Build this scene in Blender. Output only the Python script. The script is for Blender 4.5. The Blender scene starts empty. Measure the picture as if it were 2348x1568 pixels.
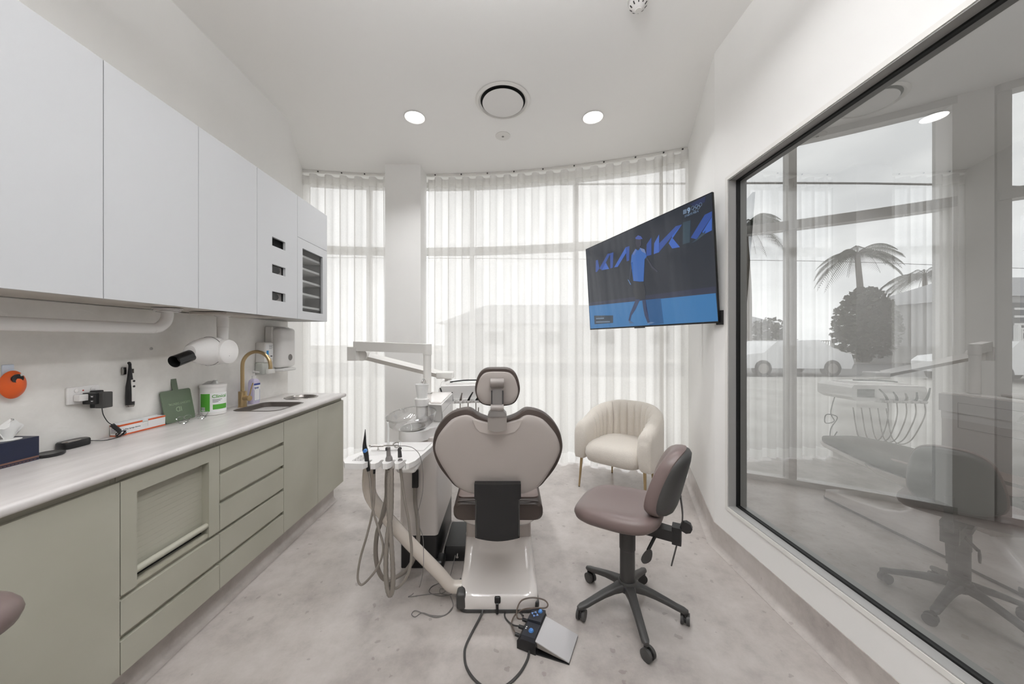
import bpy, bmesh, math, random
from mathutils import Vector, Matrix
random.seed(7)
PI = math.pi
S = bpy.context.scene
COL = S.collection

# ------------------------------------------------------------------ camera
FPX = 790.0                      # focal length in pixels of the 2348 x 1568 frame
CX, CY, EYE = 1158.0, 780.0, 1.353
cam = bpy.data.cameras.new('camera'); camo = bpy.data.objects.new('camera', cam); COL.objects.link(camo)
cam.sensor_fit = 'HORIZONTAL'; cam.sensor_width = 36.0; cam.lens = FPX / 2348 * 36.0
cam.shift_x = (1174 - CX) / 2348; cam.shift_y = -(784 - CY) / 2348
cam.clip_start = .02; cam.clip_end = 400
camo.location = (0, 0, EYE); camo.rotation_euler = (PI / 2, 0, 0)
S.camera = camo

# ------------------------------------------------------------------ view and sky
S.view_settings.view_transform = 'Standard'; S.view_settings.look = 'None'
S.view_settings.gamma = 1.0; S.view_settings.use_curve_mapping = False
S.view_settings.exposure = 0.30
CEIL = 3.258
SKY = 3.2
LAMP = 7.5
STRIP = 24.0                    # emission of the two linear pendant lights above and behind the camera
w = bpy.data.worlds.new('overcast_sky'); S.world = w; w.use_nodes = True
nt = w.node_tree; nt.nodes.clear()
out = nt.nodes.new('ShaderNodeOutputWorld'); bg = nt.nodes.new('ShaderNodeBackground')
tc = nt.nodes.new('ShaderNodeTexCoord'); mp = nt.nodes.new('ShaderNodeMapping')
mp.inputs['Scale'].default_value = (1.0, 1.0, 3.0)
nz = nt.nodes.new('ShaderNodeTexNoise'); nz.inputs['Scale'].default_value = 2.2; nz.inputs['Detail'].default_value = 7; nz.inputs['Roughness'].default_value = .55
cr = nt.nodes.new('ShaderNodeValToRGB')
cr.color_ramp.elements[0].position = .32; cr.color_ramp.elements[0].color = (.66, .67, .69, 1)
cr.color_ramp.elements[1].position = .62; cr.color_ramp.elements[1].color = (1.0, 1.0, 1.0, 1)
nt.links.new(tc.outputs['Generated'], mp.inputs['Vector']); nt.links.new(mp.outputs[0], nz.inputs['Vector'])
nt.links.new(nz.outputs['Fac'], cr.inputs['Fac']); nt.links.new(cr.outputs['Color'], bg.inputs['Color'])
bg.inputs['Strength'].default_value = SKY
nt.links.new(bg.outputs[0], out.inputs['Surface'])
w.cycles.sampling_method = 'MANUAL'; w.cycles.sample_map_resolution = 512

cy = S.cycles
cy.max_bounces = 12; cy.diffuse_bounces = 6; cy.glossy_bounces = 5; cy.transmission_bounces = 8; cy.transparent_max_bounces = 16
cy.sample_clamp_indirect = 6.0; cy.caustics_reflective = False; cy.caustics_refractive = False
cy.use_denoising = True
try:
    cy.denoiser = 'OPENIMAGEDENOISE'; cy.denoising_input_passes = 'RGB_ALBEDO_NORMAL'; cy.denoising_prefilter = 'ACCURATE'
except Exception:
    pass

# the room's recessed downlights (the two in view and the rows that go on behind the camera)
DOWNLIGHTS = [(-.77, 2.94), (.75, 2.94), (-.77, 1.35), (.75, 1.35), (-.77, -.3), (.75, -.3)]
for (lx, ly) in DOWNLIGHTS:
    la = bpy.data.lights.new('downlight_lamp', 'AREA'); la.shape = 'DISK'; la.size = .155; la.energy = LAMP if ly > 2 else LAMP * .35; la.spread = math.radians(126)
    la.color = (.975, .985, 1.0)
    lo = bpy.data.objects.new('downlight_lamp', la); COL.objects.link(lo); lo.location = (lx, ly, CEIL - .012)

# ------------------------------------------------------------------ helpers
def P(x, y, Y):                  # point that the photograph shows at pixel (x, y), at distance Y into the room
    return Vector(((x - CX) / FPX * Y, Y, EYE - (y - CY) / FPX * Y))
def G(x, y, z=0.0):              # point on the level z that the photograph shows at pixel (x, y)
    Y = (EYE - z) * FPX / (y - CY)
    return Vector(((x - CX) / FPX * Y, Y, z))
def lin(c):
    return tuple(((v / 255) / 12.92 if v / 255 <= .04045 else ((v / 255 + .055) / 1.055) ** 2.4) for v in c[:3]) + (1,)
MATS = {}
def mat(name, col, rough=.5, metal=0.0, spec=.5, emit=None, es=1.0, coat=0.0, trans=0.0, ior=1.45, sheen=0.0):
    m = bpy.data.materials.new(name); m.use_nodes = True
    b = m.node_tree.nodes['Principled BSDF']
    b.inputs['Base Color'].default_value = lin(col); b.inputs['Roughness'].default_value = rough
    b.inputs['Metallic'].default_value = metal; b.inputs['Specular IOR Level'].default_value = spec
    b.inputs['Coat Weight'].default_value = coat; b.inputs['Transmission Weight'].default_value = trans
    b.inputs['IOR'].default_value = ior; b.inputs['Sheen Weight'].default_value = sheen
    if emit:
        b.inputs['Emission Color'].default_value = lin(emit); b.inputs['Emission Strength'].default_value = es
    MATS[name] = m
    return m
def nodes(m):
    return m.node_tree, m.node_tree.nodes['Principled BSDF']
def add_noise(m, c1, c2, scale, detail=4, lo=.35, hi=.65, stretch=(1, 1, 1), bump=0.0, bscale=None, rough=.5):
    t, b = nodes(m)
    co = t.nodes.new('ShaderNodeTexCoord'); mpp = t.nodes.new('ShaderNodeMapping'); mpp.inputs['Scale'].default_value = stretch
    n = t.nodes.new('ShaderNodeTexNoise'); n.inputs['Scale'].default_value = scale; n.inputs['Detail'].default_value = detail; n.inputs['Roughness'].default_value = rough
    r = t.nodes.new('ShaderNodeValToRGB'); r.color_ramp.elements[0].position = lo; r.color_ramp.elements[1].position = hi
    r.color_ramp.elements[0].color = lin(c1); r.color_ramp.elements[1].color = lin(c2)
    t.links.new(co.outputs['Object'], mpp.inputs[0]); t.links.new(mpp.outputs[0], n.inputs['Vector']); t.links.new(n.outputs['Fac'], r.inputs[0])
    t.links.new(r.outputs[0], b.inputs['Base Color'])
    if bump:
        n2 = t.nodes.new('ShaderNodeTexNoise'); n2.inputs['Scale'].default_value = bscale or scale; n2.inputs['Detail'].default_value = 3
        t.links.new(co.outputs['Object'], n2.inputs['Vector'])
        bp = t.nodes.new('ShaderNodeBump'); bp.inputs['Strength'].default_value = bump; bp.inputs['Distance'].default_value = .004
        t.links.new(n2.outputs['Fac'], bp.inputs['Height']); t.links.new(bp.outputs[0], b.inputs['Normal'])
    return t, b, r, co

WORLDM = {}
def tag(o, label=None, cat=None, group=None, kind=None):
    if label: o['label'] = label
    if cat: o['category'] = cat
    if group: o['group'] = group
    if kind: o['kind'] = kind
    return o
def thing(name, label, cat, loc=(0, 0, 0), rz=0.0, group=None):
    o = bpy.data.objects.new(name, None); COL.objects.link(o)
    o.empty_display_size = .05
    o.location = loc; o.rotation_euler = (0, 0, rz)
    WORLDM[o.name] = Matrix.Translation(loc) @ Matrix.Rotation(rz, 4, 'Z')
    return tag(o, label, cat, group)
def obj(name, bm, m, parent=None, smooth=True, local=False, ang=35, bev=0.0, bseg=2, flip=True):
    """link a bmesh as ONE mesh object. Vertices are in room coordinates unless local."""
    if bev:
        es = [e for e in bm.edges if len(e.link_faces) == 2 and e.calc_face_angle(0) > math.radians(40)]
        bmesh.ops.bevel(bm, geom=es, offset=bev, offset_type='OFFSET', segments=bseg, profile=.5, affect='EDGES', clamp_overlap=True)
    if flip: bmesh.ops.recalc_face_normals(bm, faces=bm.faces)
    me = bpy.data.meshes.new(name); bm.to_mesh(me); bm.free()
    if isinstance(m, (list, tuple)):
        for k in m: me.materials.append(k)
    else: me.materials.append(m)
    if smooth:
        me.polygons.foreach_set('use_smooth', [True] * len(me.polygons))
        try: me.set_sharp_from_angle(angle=math.radians(ang))
        except Exception: pass
    o = bpy.data.objects.new(name, me); COL.objects.link(o)
    base = Matrix.Identity(4)
    if parent is not None:
        o.parent = parent; base = WORLDM.get(parent.name, base)
    elif not local:
        # a thing that is one mesh: put its origin at the middle of its base
        vs = me.vertices
        if len(vs):
            xs = [v.co.x for v in vs]; ys = [v.co.y for v in vs]; zs = [v.co.z for v in vs]
            base = Matrix.Translation(((min(xs) + max(xs)) / 2, (min(ys) + max(ys)) / 2, min(zs)))
            o.location = base.to_translation()
    if not local: me.transform(base.inverted())
    WORLDM[o.name] = base
    return o
def struct(name, bm, m, **k):
    o = obj(name, bm, m, **k); o['kind'] = 'structure'; return o
def B(): return bmesh.new()
def box(bm, x0, x1, y0, y1, z0, z1, M=None, mi=0):
    vs = [Vector((x, y, z)) for z in (z0, z1) for y in (y0, y1) for x in (x0, x1)]
    if M: vs = [M @ v for v in vs]
    v = [bm.verts.new(c) for c in vs]
    for f in ((0, 1, 3, 2), (4, 6, 7, 5), (0, 4, 5, 1), (2, 3, 7, 6), (0, 2, 6, 4), (1, 5, 7, 3)):
        bm.faces.new([v[i] for i in f]).material_index = mi
    return bm
def Bx(*a, **k): return box(B(), *a, **k)
def frame_of(d):
    d = d.normalized(); u = Vector((0, 0, 1)) if abs(d.z) < .9 else Vector((1, 0, 0))
    a = d.cross(u).normalized(); return a, d.cross(a).normalized()
def cyl(bm, p0, p1, r0, r1=None, n=20, caps=True, mi=0):
    p0, p1 = Vector(p0), Vector(p1); r1 = r0 if r1 is None else r1
    a, b = frame_of(p1 - p0); rings = []
    for p, r in ((p0, r0), (p1, r1)):
        rings.append([bm.verts.new(p + (a * math.cos(2 * PI * k / n) + b * math.sin(2 * PI * k / n)) * r) for k in range(n)])
    for k in range(n):
        bm.faces.new((rings[0][k], rings[0][(k + 1) % n], rings[1][(k + 1) % n], rings[1][k])).material_index = mi
    if caps:
        bm.faces.new(rings[0][::-1]).material_index = mi; bm.faces.new(rings[1]).material_index = mi
    return bm
def smooth_path(pts, sub=6):
    pts = [Vector(p) for p in pts]
    if len(pts) < 3: return pts
    q = [pts[0] * 2 - pts[1]] + pts + [pts[-1] * 2 - pts[-2]]; r = []
    for i in range(1, len(q) - 2):
        for k in range(sub):
            t = k / sub; a, b, c, d = q[i - 1], q[i], q[i + 1], q[i + 2]
            r.append(.5 * ((2 * b) + (c - a) * t + (2 * a - 5 * b + 4 * c - d) * t * t + (3 * b - a - 3 * c + d) * t ** 3))
    r.append(pts[-1]); return r
def tube(bm, pts, r, n=8, sub=6, caps=True, radii=None, closed=False, mi=0):
    c = smooth_path(pts, sub) if sub > 1 else [Vector(p) for p in pts]
    m = len(c); rings = []; a = None
    for i, p in enumerate(c):
        d = (c[(i + 1) % m] - c[i - 1]) if closed else (c[min(i + 1, m - 1)] - c[max(i - 1, 0)])
        if d.length < 1e-9: d = Vector((0, 0, 1))
        d.normalize()
        if a is None: a, b = frame_of(d)
        else:
            a = (a - d * a.dot(d))
            a = a.normalized() if a.length > 1e-6 else frame_of(d)[0]
            b = d.cross(a).normalized()
        rr = r if radii is None else radii[0] + (radii[1] - radii[0]) * i / (m - 1)
        rings.append([bm.verts.new(p + (a * math.cos(2 * PI * k / n) + b * math.sin(2 * PI * k / n)) * rr) for k in range(n)])
    rng = range(m) if closed else range(m - 1)
    for i in rng:
        A, Bb = rings[i], rings[(i + 1) % m]
        for k in range(n): bm.faces.new((A[k], A[(k + 1) % n], Bb[(k + 1) % n], Bb[k])).material_index = mi
    if caps and not closed:
        bm.faces.new(rings[0][::-1]).material_index = mi; bm.faces.new(rings[-1]).material_index = mi
    return bm
def lathe(bm, c, prof, n=32, axis='Z', sx=1.0, mi=0, cap=True):
    """prof = [(radius, height)...]; closes ends whose radius is 0"""
    c = Vector(c); rings = []
    def pt(r, h, t):
        x, y = r * math.cos(t) * sx, r * math.sin(t)
        v = {'Z': Vector((x, y, h)), 'X': Vector((h, x, y)), 'Y': Vector((x, h, y))}[axis]
        return c + v
    for r, h in prof:
        rings.append([bm.verts.new(pt(0, h, 0))] if r < 1e-6 else [bm.verts.new(pt(r, h, 2 * PI * k / n)) for k in range(n)])
    for i in range(len(rings) - 1):
        A, Bb = rings[i], rings[i + 1]
        for k in range(n):
            k2 = (k + 1) % n
            if len(A) == 1 and len(Bb) == 1: continue
            if len(A) == 1: f = (A[0], Bb[k], Bb[k2])
            elif len(Bb) == 1: f = (A[k], A[k2], Bb[0])
            else: f = (A[k], A[k2], Bb[k2], Bb[k])
            bm.faces.new(f).material_index = mi
    if cap:
        for q in (rings[0], rings[-1]):
            if len(q) > 1: bm.faces.new(q).material_index = mi
    return bm
def loft(bm, rings, cap=True, mi=0):
    R = [[bm.verts.new(p) for p in r] for r in rings]; n = len(R[0])
    for i in range(len(R) - 1):
        for k in range(n): bm.faces.new((R[i][k], R[i][(k + 1) % n], R[i + 1][(k + 1) % n], R[i + 1][k])).material_index = mi
    if cap: bm.faces.new(R[0][::-1]).material_index = mi; bm.faces.new(R[-1]).material_index = mi
    return bm
def rrect(hx, hy, r, n=5, cx=0, cy=0):
    r = min(r, hx * .999, hy * .999); o = []
    for (sx, sy, a0) in ((1, 1, 0), (-1, 1, 90), (-1, -1, 180), (1, -1, 270)):
        for k in range(n + 1):
            a = math.radians(a0 + 90 * k / n)
            o.append((cx + sx * (hx - r) + r * math.cos(a), cy + sy * (hy - r) + r * math.sin(a)))
    return o
def prism(bm, poly, fn, d0, d1, mi=0):
    """poly (u,v) list mapped with fn(u,v,d) between depths d0 and d1"""
    return loft(bm, [[fn(u, v, d0) for u, v in poly], [fn(u, v, d1) for u, v in poly]], mi=mi)
def dome(bm, poly, cen, fn, prof, mi=0, cap=True):
    """rings of the outline scaled about cen: prof = [(scale, depth)...]"""
    return loft(bm, [[fn(cen[0] + (u - cen[0]) * s, cen[1] + (v - cen[1]) * s, d) for u, v in poly] for s, d in prof], mi=mi, cap=cap)
def catmull2(pts, sub=4):
    n = len(pts); o = []
    for i in range(n):
        a, b, c, d = [Vector((*pts[(i + k) % n], 0)) for k in (-1, 0, 1, 2)]
        for k in range(sub):
            t = k / sub
            v = .5 * ((2 * b) + (c - a) * t + (2 * a - 5 * b + 4 * c - d) * t * t + (3 * b - a - 3 * c + d) * t ** 3)
            o.append((v.x, v.y))
    return o
def holed_panel(u0, u1, v0, v1, holes, fn, d0, d1):
    """panel with rectangular holes: fn(u,v,d) gives the point"""
    bm = B(); us = sorted({u0, u1, *[h[0] for h in holes], *[h[1] for h in holes]}); vs = sorted({v0, v1, *[h[2] for h in holes], *[h[3] for h in holes]})
    def inh(a, b): return any(h[0] < a < h[1] and h[2] < b < h[3] for h in holes)
    nu, nv = len(us) - 1, len(vs) - 1
    F = [[bm.verts.new(fn(u, v, d0)) for v in vs] for u in us]; K = [[bm.verts.new(fn(u, v, d1)) for v in vs] for u in us]
    solid = lambda i, j: 0 <= i < nu and 0 <= j < nv and not inh((us[i] + us[i + 1]) / 2, (vs[j] + vs[j + 1]) / 2)
    for i in range(nu):
        for j in range(nv):
            if not solid(i, j): continue
            bm.faces.new((F[i][j], F[i + 1][j], F[i + 1][j + 1], F[i][j + 1])); bm.faces.new((K[i][j + 1], K[i + 1][j + 1], K[i + 1][j], K[i][j]))
            for (a, b, di, dj) in (((i, j), (i, j + 1), -1, 0), ((i + 1, j), (i + 1, j + 1), 1, 0), ((i, j), (i + 1, j), 0, -1), ((i, j + 1), (i + 1, j + 1), 0, 1)):
                if not solid(i + di, j + dj):
                    bm.faces.new((F[a[0]][a[1]], F[b[0]][b[1]], K[b[0]][b[1]], K[a[0]][a[1]]))
    for v in [v for v in bm.verts if not v.link_faces]: bm.verts.remove(v)
    return bm
def rbox(x0, x1, y0, y1, z0, z1, r, seg=4):
    bm = Bx(x0, x1, y0, y1, z0, z1); bmesh.ops.bevel(bm, geom=list(bm.edges), offset=r, segments=seg, profile=.5, affect='EDGES', clamp_overlap=True); return bm
def text_mesh(s, size, M, m, parent, name='printed_text', ext=.0003, align='LEFT', bold=0.0):
    cu = bpy.data.curves.new('t', 'FONT'); cu.body = s; cu.size = size; cu.extrude = ext; cu.align_x = align; cu.offset = bold; cu.resolution_u = 3
    to = bpy.data.objects.new('t', cu); COL.objects.link(to)
    me = bpy.data.meshes.new_from_object(to); bpy.data.objects.remove(to); bpy.data.curves.remove(cu)
    me.name = name; me.materials.clear(); me.materials.append(m)
    o = bpy.data.objects.new(name, me); COL.objects.link(o)
    base = Matrix.Identity(4)
    if parent is not None: o.parent = parent; base = WORLDM.get(parent.name, base)
    me.transform(base.inverted() @ M)
    return o
def basis(o, u, v):              # matrix: local x -> u, y -> v, origin o
    u = Vector(u).normalized(); v = Vector(v); v = (v - u * v.dot(u)).normalized(); n = u.cross(v)
    return Matrix(((u.x, v.x, n.x, o[0]), (u.y, v.y, n.y, o[1]), (u.z, v.z, n.z, o[2]), (0, 0, 0, 1)))
def copy_tree(o, parent=None):
    c = o.copy(); COL.objects.link(c)
    if parent: c.parent = parent
    for ch in [k for k in bpy.data.objects if k.parent == o and k != c]: copy_tree(ch, c)
    return c

# ------------------------------------------------------------------ materials
M_wall = mat('white_wall_paint', (236, 235, 233), .65)
M_ceil = mat('ceiling_paint', (242, 241, 239), .8)
add_noise(M_wall, (235, 234, 232), (239, 238, 236), 1.5)
M_white = mat('white_plastic', (226, 224, 222), .25)
M_whitem = mat('matt_white', (226, 224, 220), .55)
M_gloss = mat('gloss_white_shell', (224, 218, 214), .12, coat=.6)
M_shell = mat('warm_grey_shell', (176, 168, 163), .3, coat=.15)
M_grey = mat('grey_plastic', (120, 116, 114), .4)
M_dgrey = mat('dark_grey_plastic', (62, 61, 60), .45)
M_black = mat('black_plastic', (24, 24, 25), .35)
M_bgloss = mat('gloss_black', (14, 14, 15), .12)
M_hollow = mat('dark_hollow', (16, 16, 16), .9)  # near-black colour stands in for the shade inside openings
M_brown = mat('brown_upholstery', (70, 60, 55), .48)
M_brownl = mat('light_brown_upholstery', (128, 112, 106), .4)
M_stoolup = mat('mauve_brown_vinyl', (110, 95, 92), .38)
M_chrome = mat('chrome', (210, 208, 205), .12, metal=1)
M_steel = mat('brushed_steel', (150, 146, 142), .25, metal=1)
M_plate = mat('matt_aluminium', (205, 203, 204), .45, metal=.5)
M_brass = mat('brushed_brass', (186, 164, 126), .3, metal=1)
M_alu = mat('satin_aluminium_frame', (165, 164, 162), .35)
M_sink = mat('sink_steel', (112, 106, 101), .38, metal=.8)
M_gask = mat('black_gasket', (8, 8, 8), .6)
M_sage = mat('sage_laminate', (168, 166, 153), .42)
add_noise(M_sage, (166, 164, 150), (171, 169, 156), 3)
M_saged = mat('sage_recess', (172, 169, 154), .5)  # sage lightened in the colour to lift the shaded door and drawer gaps
M_cab = mat('pale_grey_laminate', (200, 201, 203), .45)
M_cabin = mat('cabinet_interior', (168, 166, 162), .5)
M_under = mat('cabinet_underside', (190, 184, 176), .5)
M_hose = mat('grey_hose', (134, 127, 120), .4)
M_paper = mat('paper', (232, 232, 230), .8)
M_orange = mat('orange_rubber', (216, 92, 34), .45)
M_oprint = mat('orange_print', (206, 92, 46), .6)
M_navy = mat('navy_card', (24, 30, 52), .4)
M_bronze = mat('bronze_stripe', (112, 82, 70), .4)
M_green = mat('green_paddle', (98, 112, 92), .35)
M_greenl = mat('embossed_green', (150, 168, 140), .4)
M_labelg = mat('label_green', (78, 152, 52), .5)
M_labelw = mat('label_white', (234, 234, 234), .5)
M_ink = mat('dark_ink', (50, 50, 56), .6)
M_blue = mat('label_blue', (40, 62, 140), .5)
M_sky = mat('label_sky_blue', (50, 150, 215), .5)
M_lilac = mat('lilac_soap', (206, 198, 222), .2)
M_bbtn = mat('blue_button', (74, 126, 190), .35)
M_red = mat('red_dot', (205, 40, 36), .5)
M_cream = mat('cream_tube', (205, 196, 186), .18, coat=.5)
M_strip = mat('lit_strip', (255, 255, 255), .5, emit=(252, 253, 255), es=STRIP)
M_stripu = mat('lit_strip_upper', (255, 255, 255), .5, emit=(252, 253, 255), es=STRIP * 2.2)  # boosted glow of the added uplight towards the ceiling
M_lamp = mat('lit_diffuser', (255, 255, 255), .5, emit=(255, 252, 246), es=6)
# concrete look vinyl
M_floor = mat('speckled_stone_vinyl', (172, 164, 158), .30, spec=.6)
t, b, r, co = add_noise(M_floor, (156, 148, 144), (192, 185, 181), 5.0, detail=10, lo=.3, hi=.7, rough=.7)
r.color_ramp.elements.new(.5).color = lin((178, 171, 166))
vo = t.nodes.new('ShaderNodeTexVoronoi'); vo.feature = 'F1'; vo.inputs['Scale'].default_value = 20; vo.inputs['Randomness'].default_value = 1
nw = t.nodes.new('ShaderNodeTexNoise'); nw.inputs['Scale'].default_value = 26; nw.inputs['Detail'].default_value = 3
mixv = t.nodes.new('ShaderNodeMix'); mixv.data_type = 'VECTOR'; mixv.inputs[0].default_value = .04
t.links.new(co.outputs['Object'], nw.inputs['Vector']); t.links.new(co.outputs['Object'], mixv.inputs[4]); t.links.new(nw.outputs['Color'], mixv.inputs[5]); t.links.new(mixv.outputs[1], vo.inputs['Vector'])
sep = t.nodes.new('ShaderNodeSeparateColor'); t.links.new(vo.outputs['Color'], sep.inputs[0])
rad = t.nodes.new('ShaderNodeMath'); rad.operation = 'MULTIPLY'; rad.inputs[1].default_value = .26; t.links.new(sep.outputs[0], rad.inputs[0])
sub = t.nodes.new('ShaderNodeMath'); sub.operation = 'SUBTRACT'; t.links.new(rad.outputs[0], sub.inputs[0]); t.links.new(vo.outputs['Distance'], sub.inputs[1])
mul = t.nodes.new('ShaderNodeMath'); mul.operation = 'MULTIPLY'; mul.use_clamp = True; mul.inputs[1].default_value = 22; t.links.new(sub.outputs[0], mul.inputs[0])
sel = t.nodes.new('ShaderNodeMath'); sel.operation = 'GREATER_THAN'; sel.inputs[1].default_value = .42; t.links.new(sep.outputs[1], sel.inputs[0])
m2 = t.nodes.new('ShaderNodeMath'); m2.operation = 'MULTIPLY'; t.links.new(mul.outputs[0], m2.inputs[0]); t.links.new(sel.outputs[0], m2.inputs[1])
m3 = t.nodes.new('ShaderNodeMath'); m3.operation = 'MULTIPLY'; m3.inputs[1].default_value = .36; t.links.new(m2.outputs[0], m3.inputs[0])
mc = t.nodes.new('ShaderNodeMix'); mc.data_type = 'RGBA'; mc.inputs[7].default_value = lin((116, 102, 97)); t.links.new(m3.outputs[0], mc.inputs[0]); t.links.new(r.outputs[0], mc.inputs[6])
t.links.new(mc.outputs[2], b.inputs['Base Color'])
M_skirt = M_floor
# stone splashback with pale veins
M_stone = mat('grey_beige_stone', (224, 221, 216), .22)
t, b, r, co = add_noise(M_stone, (220, 217, 212), (240, 238, 234), 3.4, detail=8, lo=.3, hi=.7, rough=.65)
mp2 = t.nodes.new('ShaderNodeMapping'); mp2.inputs['Rotation'].default_value = (.9, 0, 0); mp2.inputs['Scale'].default_value = (1, .45, 1.5)
n3 = t.nodes.new('ShaderNodeTexNoise'); n3.inputs['Scale'].default_value = 3.2; n3.inputs['Detail'].default_value = 5; n3.inputs['Distortion'].default_value = .6
t.links.new(co.outputs['Object'], mp2.inputs[0]); t.links.new(mp2.outputs[0], n3.inputs['Vector'])
s1 = t.nodes.new('ShaderNodeMath'); s1.operation = 'SUBTRACT'; s1.inputs[1].default_value = .5; t.links.new(n3.outputs['Fac'], s1.inputs[0])
s2 = t.nodes.new('ShaderNodeMath'); s2.operation = 'ABSOLUTE'; t.links.new(s1.outputs[0], s2.inputs[0])
s3 = t.nodes.new('ShaderNodeMapRange'); s3.inputs['From Min'].default_value = 0; s3.inputs['From Max'].default_value = .008; s3.inputs['To Min'].default_value = .45; s3.inputs['To Max'].default_value = 0
t.links.new(s2.outputs[0], s3.inputs['Value'])
msk = t.nodes.new('ShaderNodeTexNoise'); msk.inputs['Scale'].default_value = 4; t.links.new(co.outputs['Object'], msk.inputs['Vector'])
mr = t.nodes.new('ShaderNodeMapRange'); mr.inputs['From Min'].default_value = .5; mr.inputs['From Max'].default_value = .62; t.links.new(msk.outputs['Fac'], mr.inputs['Value'])
mm = t.nodes.new('ShaderNodeMath'); mm.operation = 'MULTIPLY'; t.links.new(s3.outputs[0], mm.inputs[0]); t.links.new(mr.outputs[0], mm.inputs[1])
mx = t.nodes.new('ShaderNodeMix'); mx.data_type = 'RGBA'; mx.inputs[7].default_value = lin((243, 241, 238)); t.links.new(mm.outputs[0], mx.inputs[0]); t.links.new(r.outputs[0], mx.inputs[6]); t.links.new(mx.outputs[2], b.inputs['Base Color'])
M_top = mat('marbled_worktop', (205, 200, 197), .28)
add_noise(M_top, (192, 187, 184), (214, 210, 208), 6, detail=8, lo=.32, hi=.68, stretch=(2.2, .5, 1), rough=.65)
M_boucle = mat('cream_boucle', (214, 207, 196), .9, sheen=.4)
add_noise(M_boucle, (210, 203, 193), (220, 213, 204), 240, detail=3, bump=.45, bscale=150)
M_curt = bpy.data.materials.new('sheer_curtain'); M_curt.use_nodes = True
def curtain_mat(m, transp, col=(226, 224, 221)):
    t = m.node_tree; t.nodes.clear()
    o = t.nodes.new('ShaderNodeOutputMaterial'); tr = t.nodes.new('ShaderNodeBsdfTransparent'); tl = t.nodes.new('ShaderNodeBsdfTranslucent'); df = t.nodes.new('ShaderNodeBsdfDiffuse')
    tl.inputs[0].default_value = lin(col); df.inputs[0].default_value = lin(col)
    a = t.nodes.new('ShaderNodeMixShader'); a.inputs[0].default_value = .36; t.links.new(tl.outputs[0], a.inputs[1]); t.links.new(df.outputs[0], a.inputs[2])
    c = t.nodes.new('ShaderNodeMixShader'); t.links.new(tr.outputs[0], c.inputs[2]); t.links.new(a.outputs[0], c.inputs[1])
    tc = t.nodes.new('ShaderNodeTexCoord'); mp = t.nodes.new('ShaderNodeMapping'); mp.inputs['Scale'].default_value = (110, 110, 14)
    n = t.nodes.new('ShaderNodeTexNoise'); n.inputs['Scale'].default_value = 4; n.inputs['Detail'].default_value = 2
    mp2 = t.nodes.new('ShaderNodeMapping'); mp2.inputs['Scale'].default_value = (8, 8, 150)
    n2 = t.nodes.new('ShaderNodeTexNoise'); n2.inputs['Scale'].default_value = 4; n2.inputs['Detail'].default_value = 2
    ad = t.nodes.new('ShaderNodeMath'); ad.operation = 'ADD'
    mr = t.nodes.new('ShaderNodeMapRange'); mr.inputs['From Min'].default_value = .7; mr.inputs['From Max'].default_value = 1.3
    mr.inputs['To Min'].default_value = transp - .05; mr.inputs['To Max'].default_value = transp + .05
    t.links.new(tc.outputs['Object'], mp.inputs[0]); t.links.new(mp.outputs[0], n.inputs['Vector'])
    t.links.new(tc.outputs['Object'], mp2.inputs[0]); t.links.new(mp2.outputs[0], n2.inputs['Vector'])
    t.links.new(n.outputs['Fac'], ad.inputs[0]); t.links.new(n2.outputs['Fac'], ad.inputs[1]); t.links.new(ad.outputs[0], mr.inputs['Value'])
    t.links.new(mr.outputs[0], c.inputs[0]); t.links.new(c.outputs[0], o.inputs[0])
curtain_mat(M_curt, .115)
M_hem = bpy.data.materials.new('doubled_sheer_hem'); M_hem.use_nodes = True; curtain_mat(M_hem, .09, (246, 245, 243))
def glass_mat(name, tint, r0):
    m = bpy.data.materials.new(name); m.use_nodes = True; t = m.node_tree; t.nodes.clear()
    o = t.nodes.new('ShaderNodeOutputMaterial'); tr = t.nodes.new('ShaderNodeBsdfTransparent'); gl = t.nodes.new('ShaderNodeBsdfGlossy')
    tr.inputs[0].default_value = (*tint, 1); gl.inputs['Roughness'].default_value = 0.0
    lw = t.nodes.new('ShaderNodeLayerWeight'); pw = t.nodes.new('ShaderNodeMath'); pw.operation = 'POWER'; pw.inputs[1].default_value = 5.0
    fr = t.nodes.new('ShaderNodeMapRange'); fr.inputs['To Min'].default_value = r0; fr.inputs['To Max'].default_value = 1.0     # reflection from r0 head on to 1 at grazing
    t.links.new(lw.outputs['Facing'], pw.inputs[0]); t.links.new(pw.outputs[0], fr.inputs['Value'])
    mx = t.nodes.new('ShaderNodeMixShader'); t.links.new(fr.outputs[0], mx.inputs[0]); t.links.new(tr.outputs[0], mx.inputs[1]); t.links.new(gl.outputs[0], mx.inputs[2])
    t.links.new(mx.outputs[0], o.inputs[0]); return m
M_facade = glass_mat('facade_glass', (.80, .81, .81), .04)
M_part = glass_mat('partition_glass', (.42, .425, .42), .42)
M_cabglass = glass_mat('cabinet_glass', (.72, .73, .74), .08)
M_clear = glass_mat('clear_plastic', (.86, .87, .87), .22)
M_bowl = glass_mat('bowl_glass', (.93, .93, .93), .17)

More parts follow.
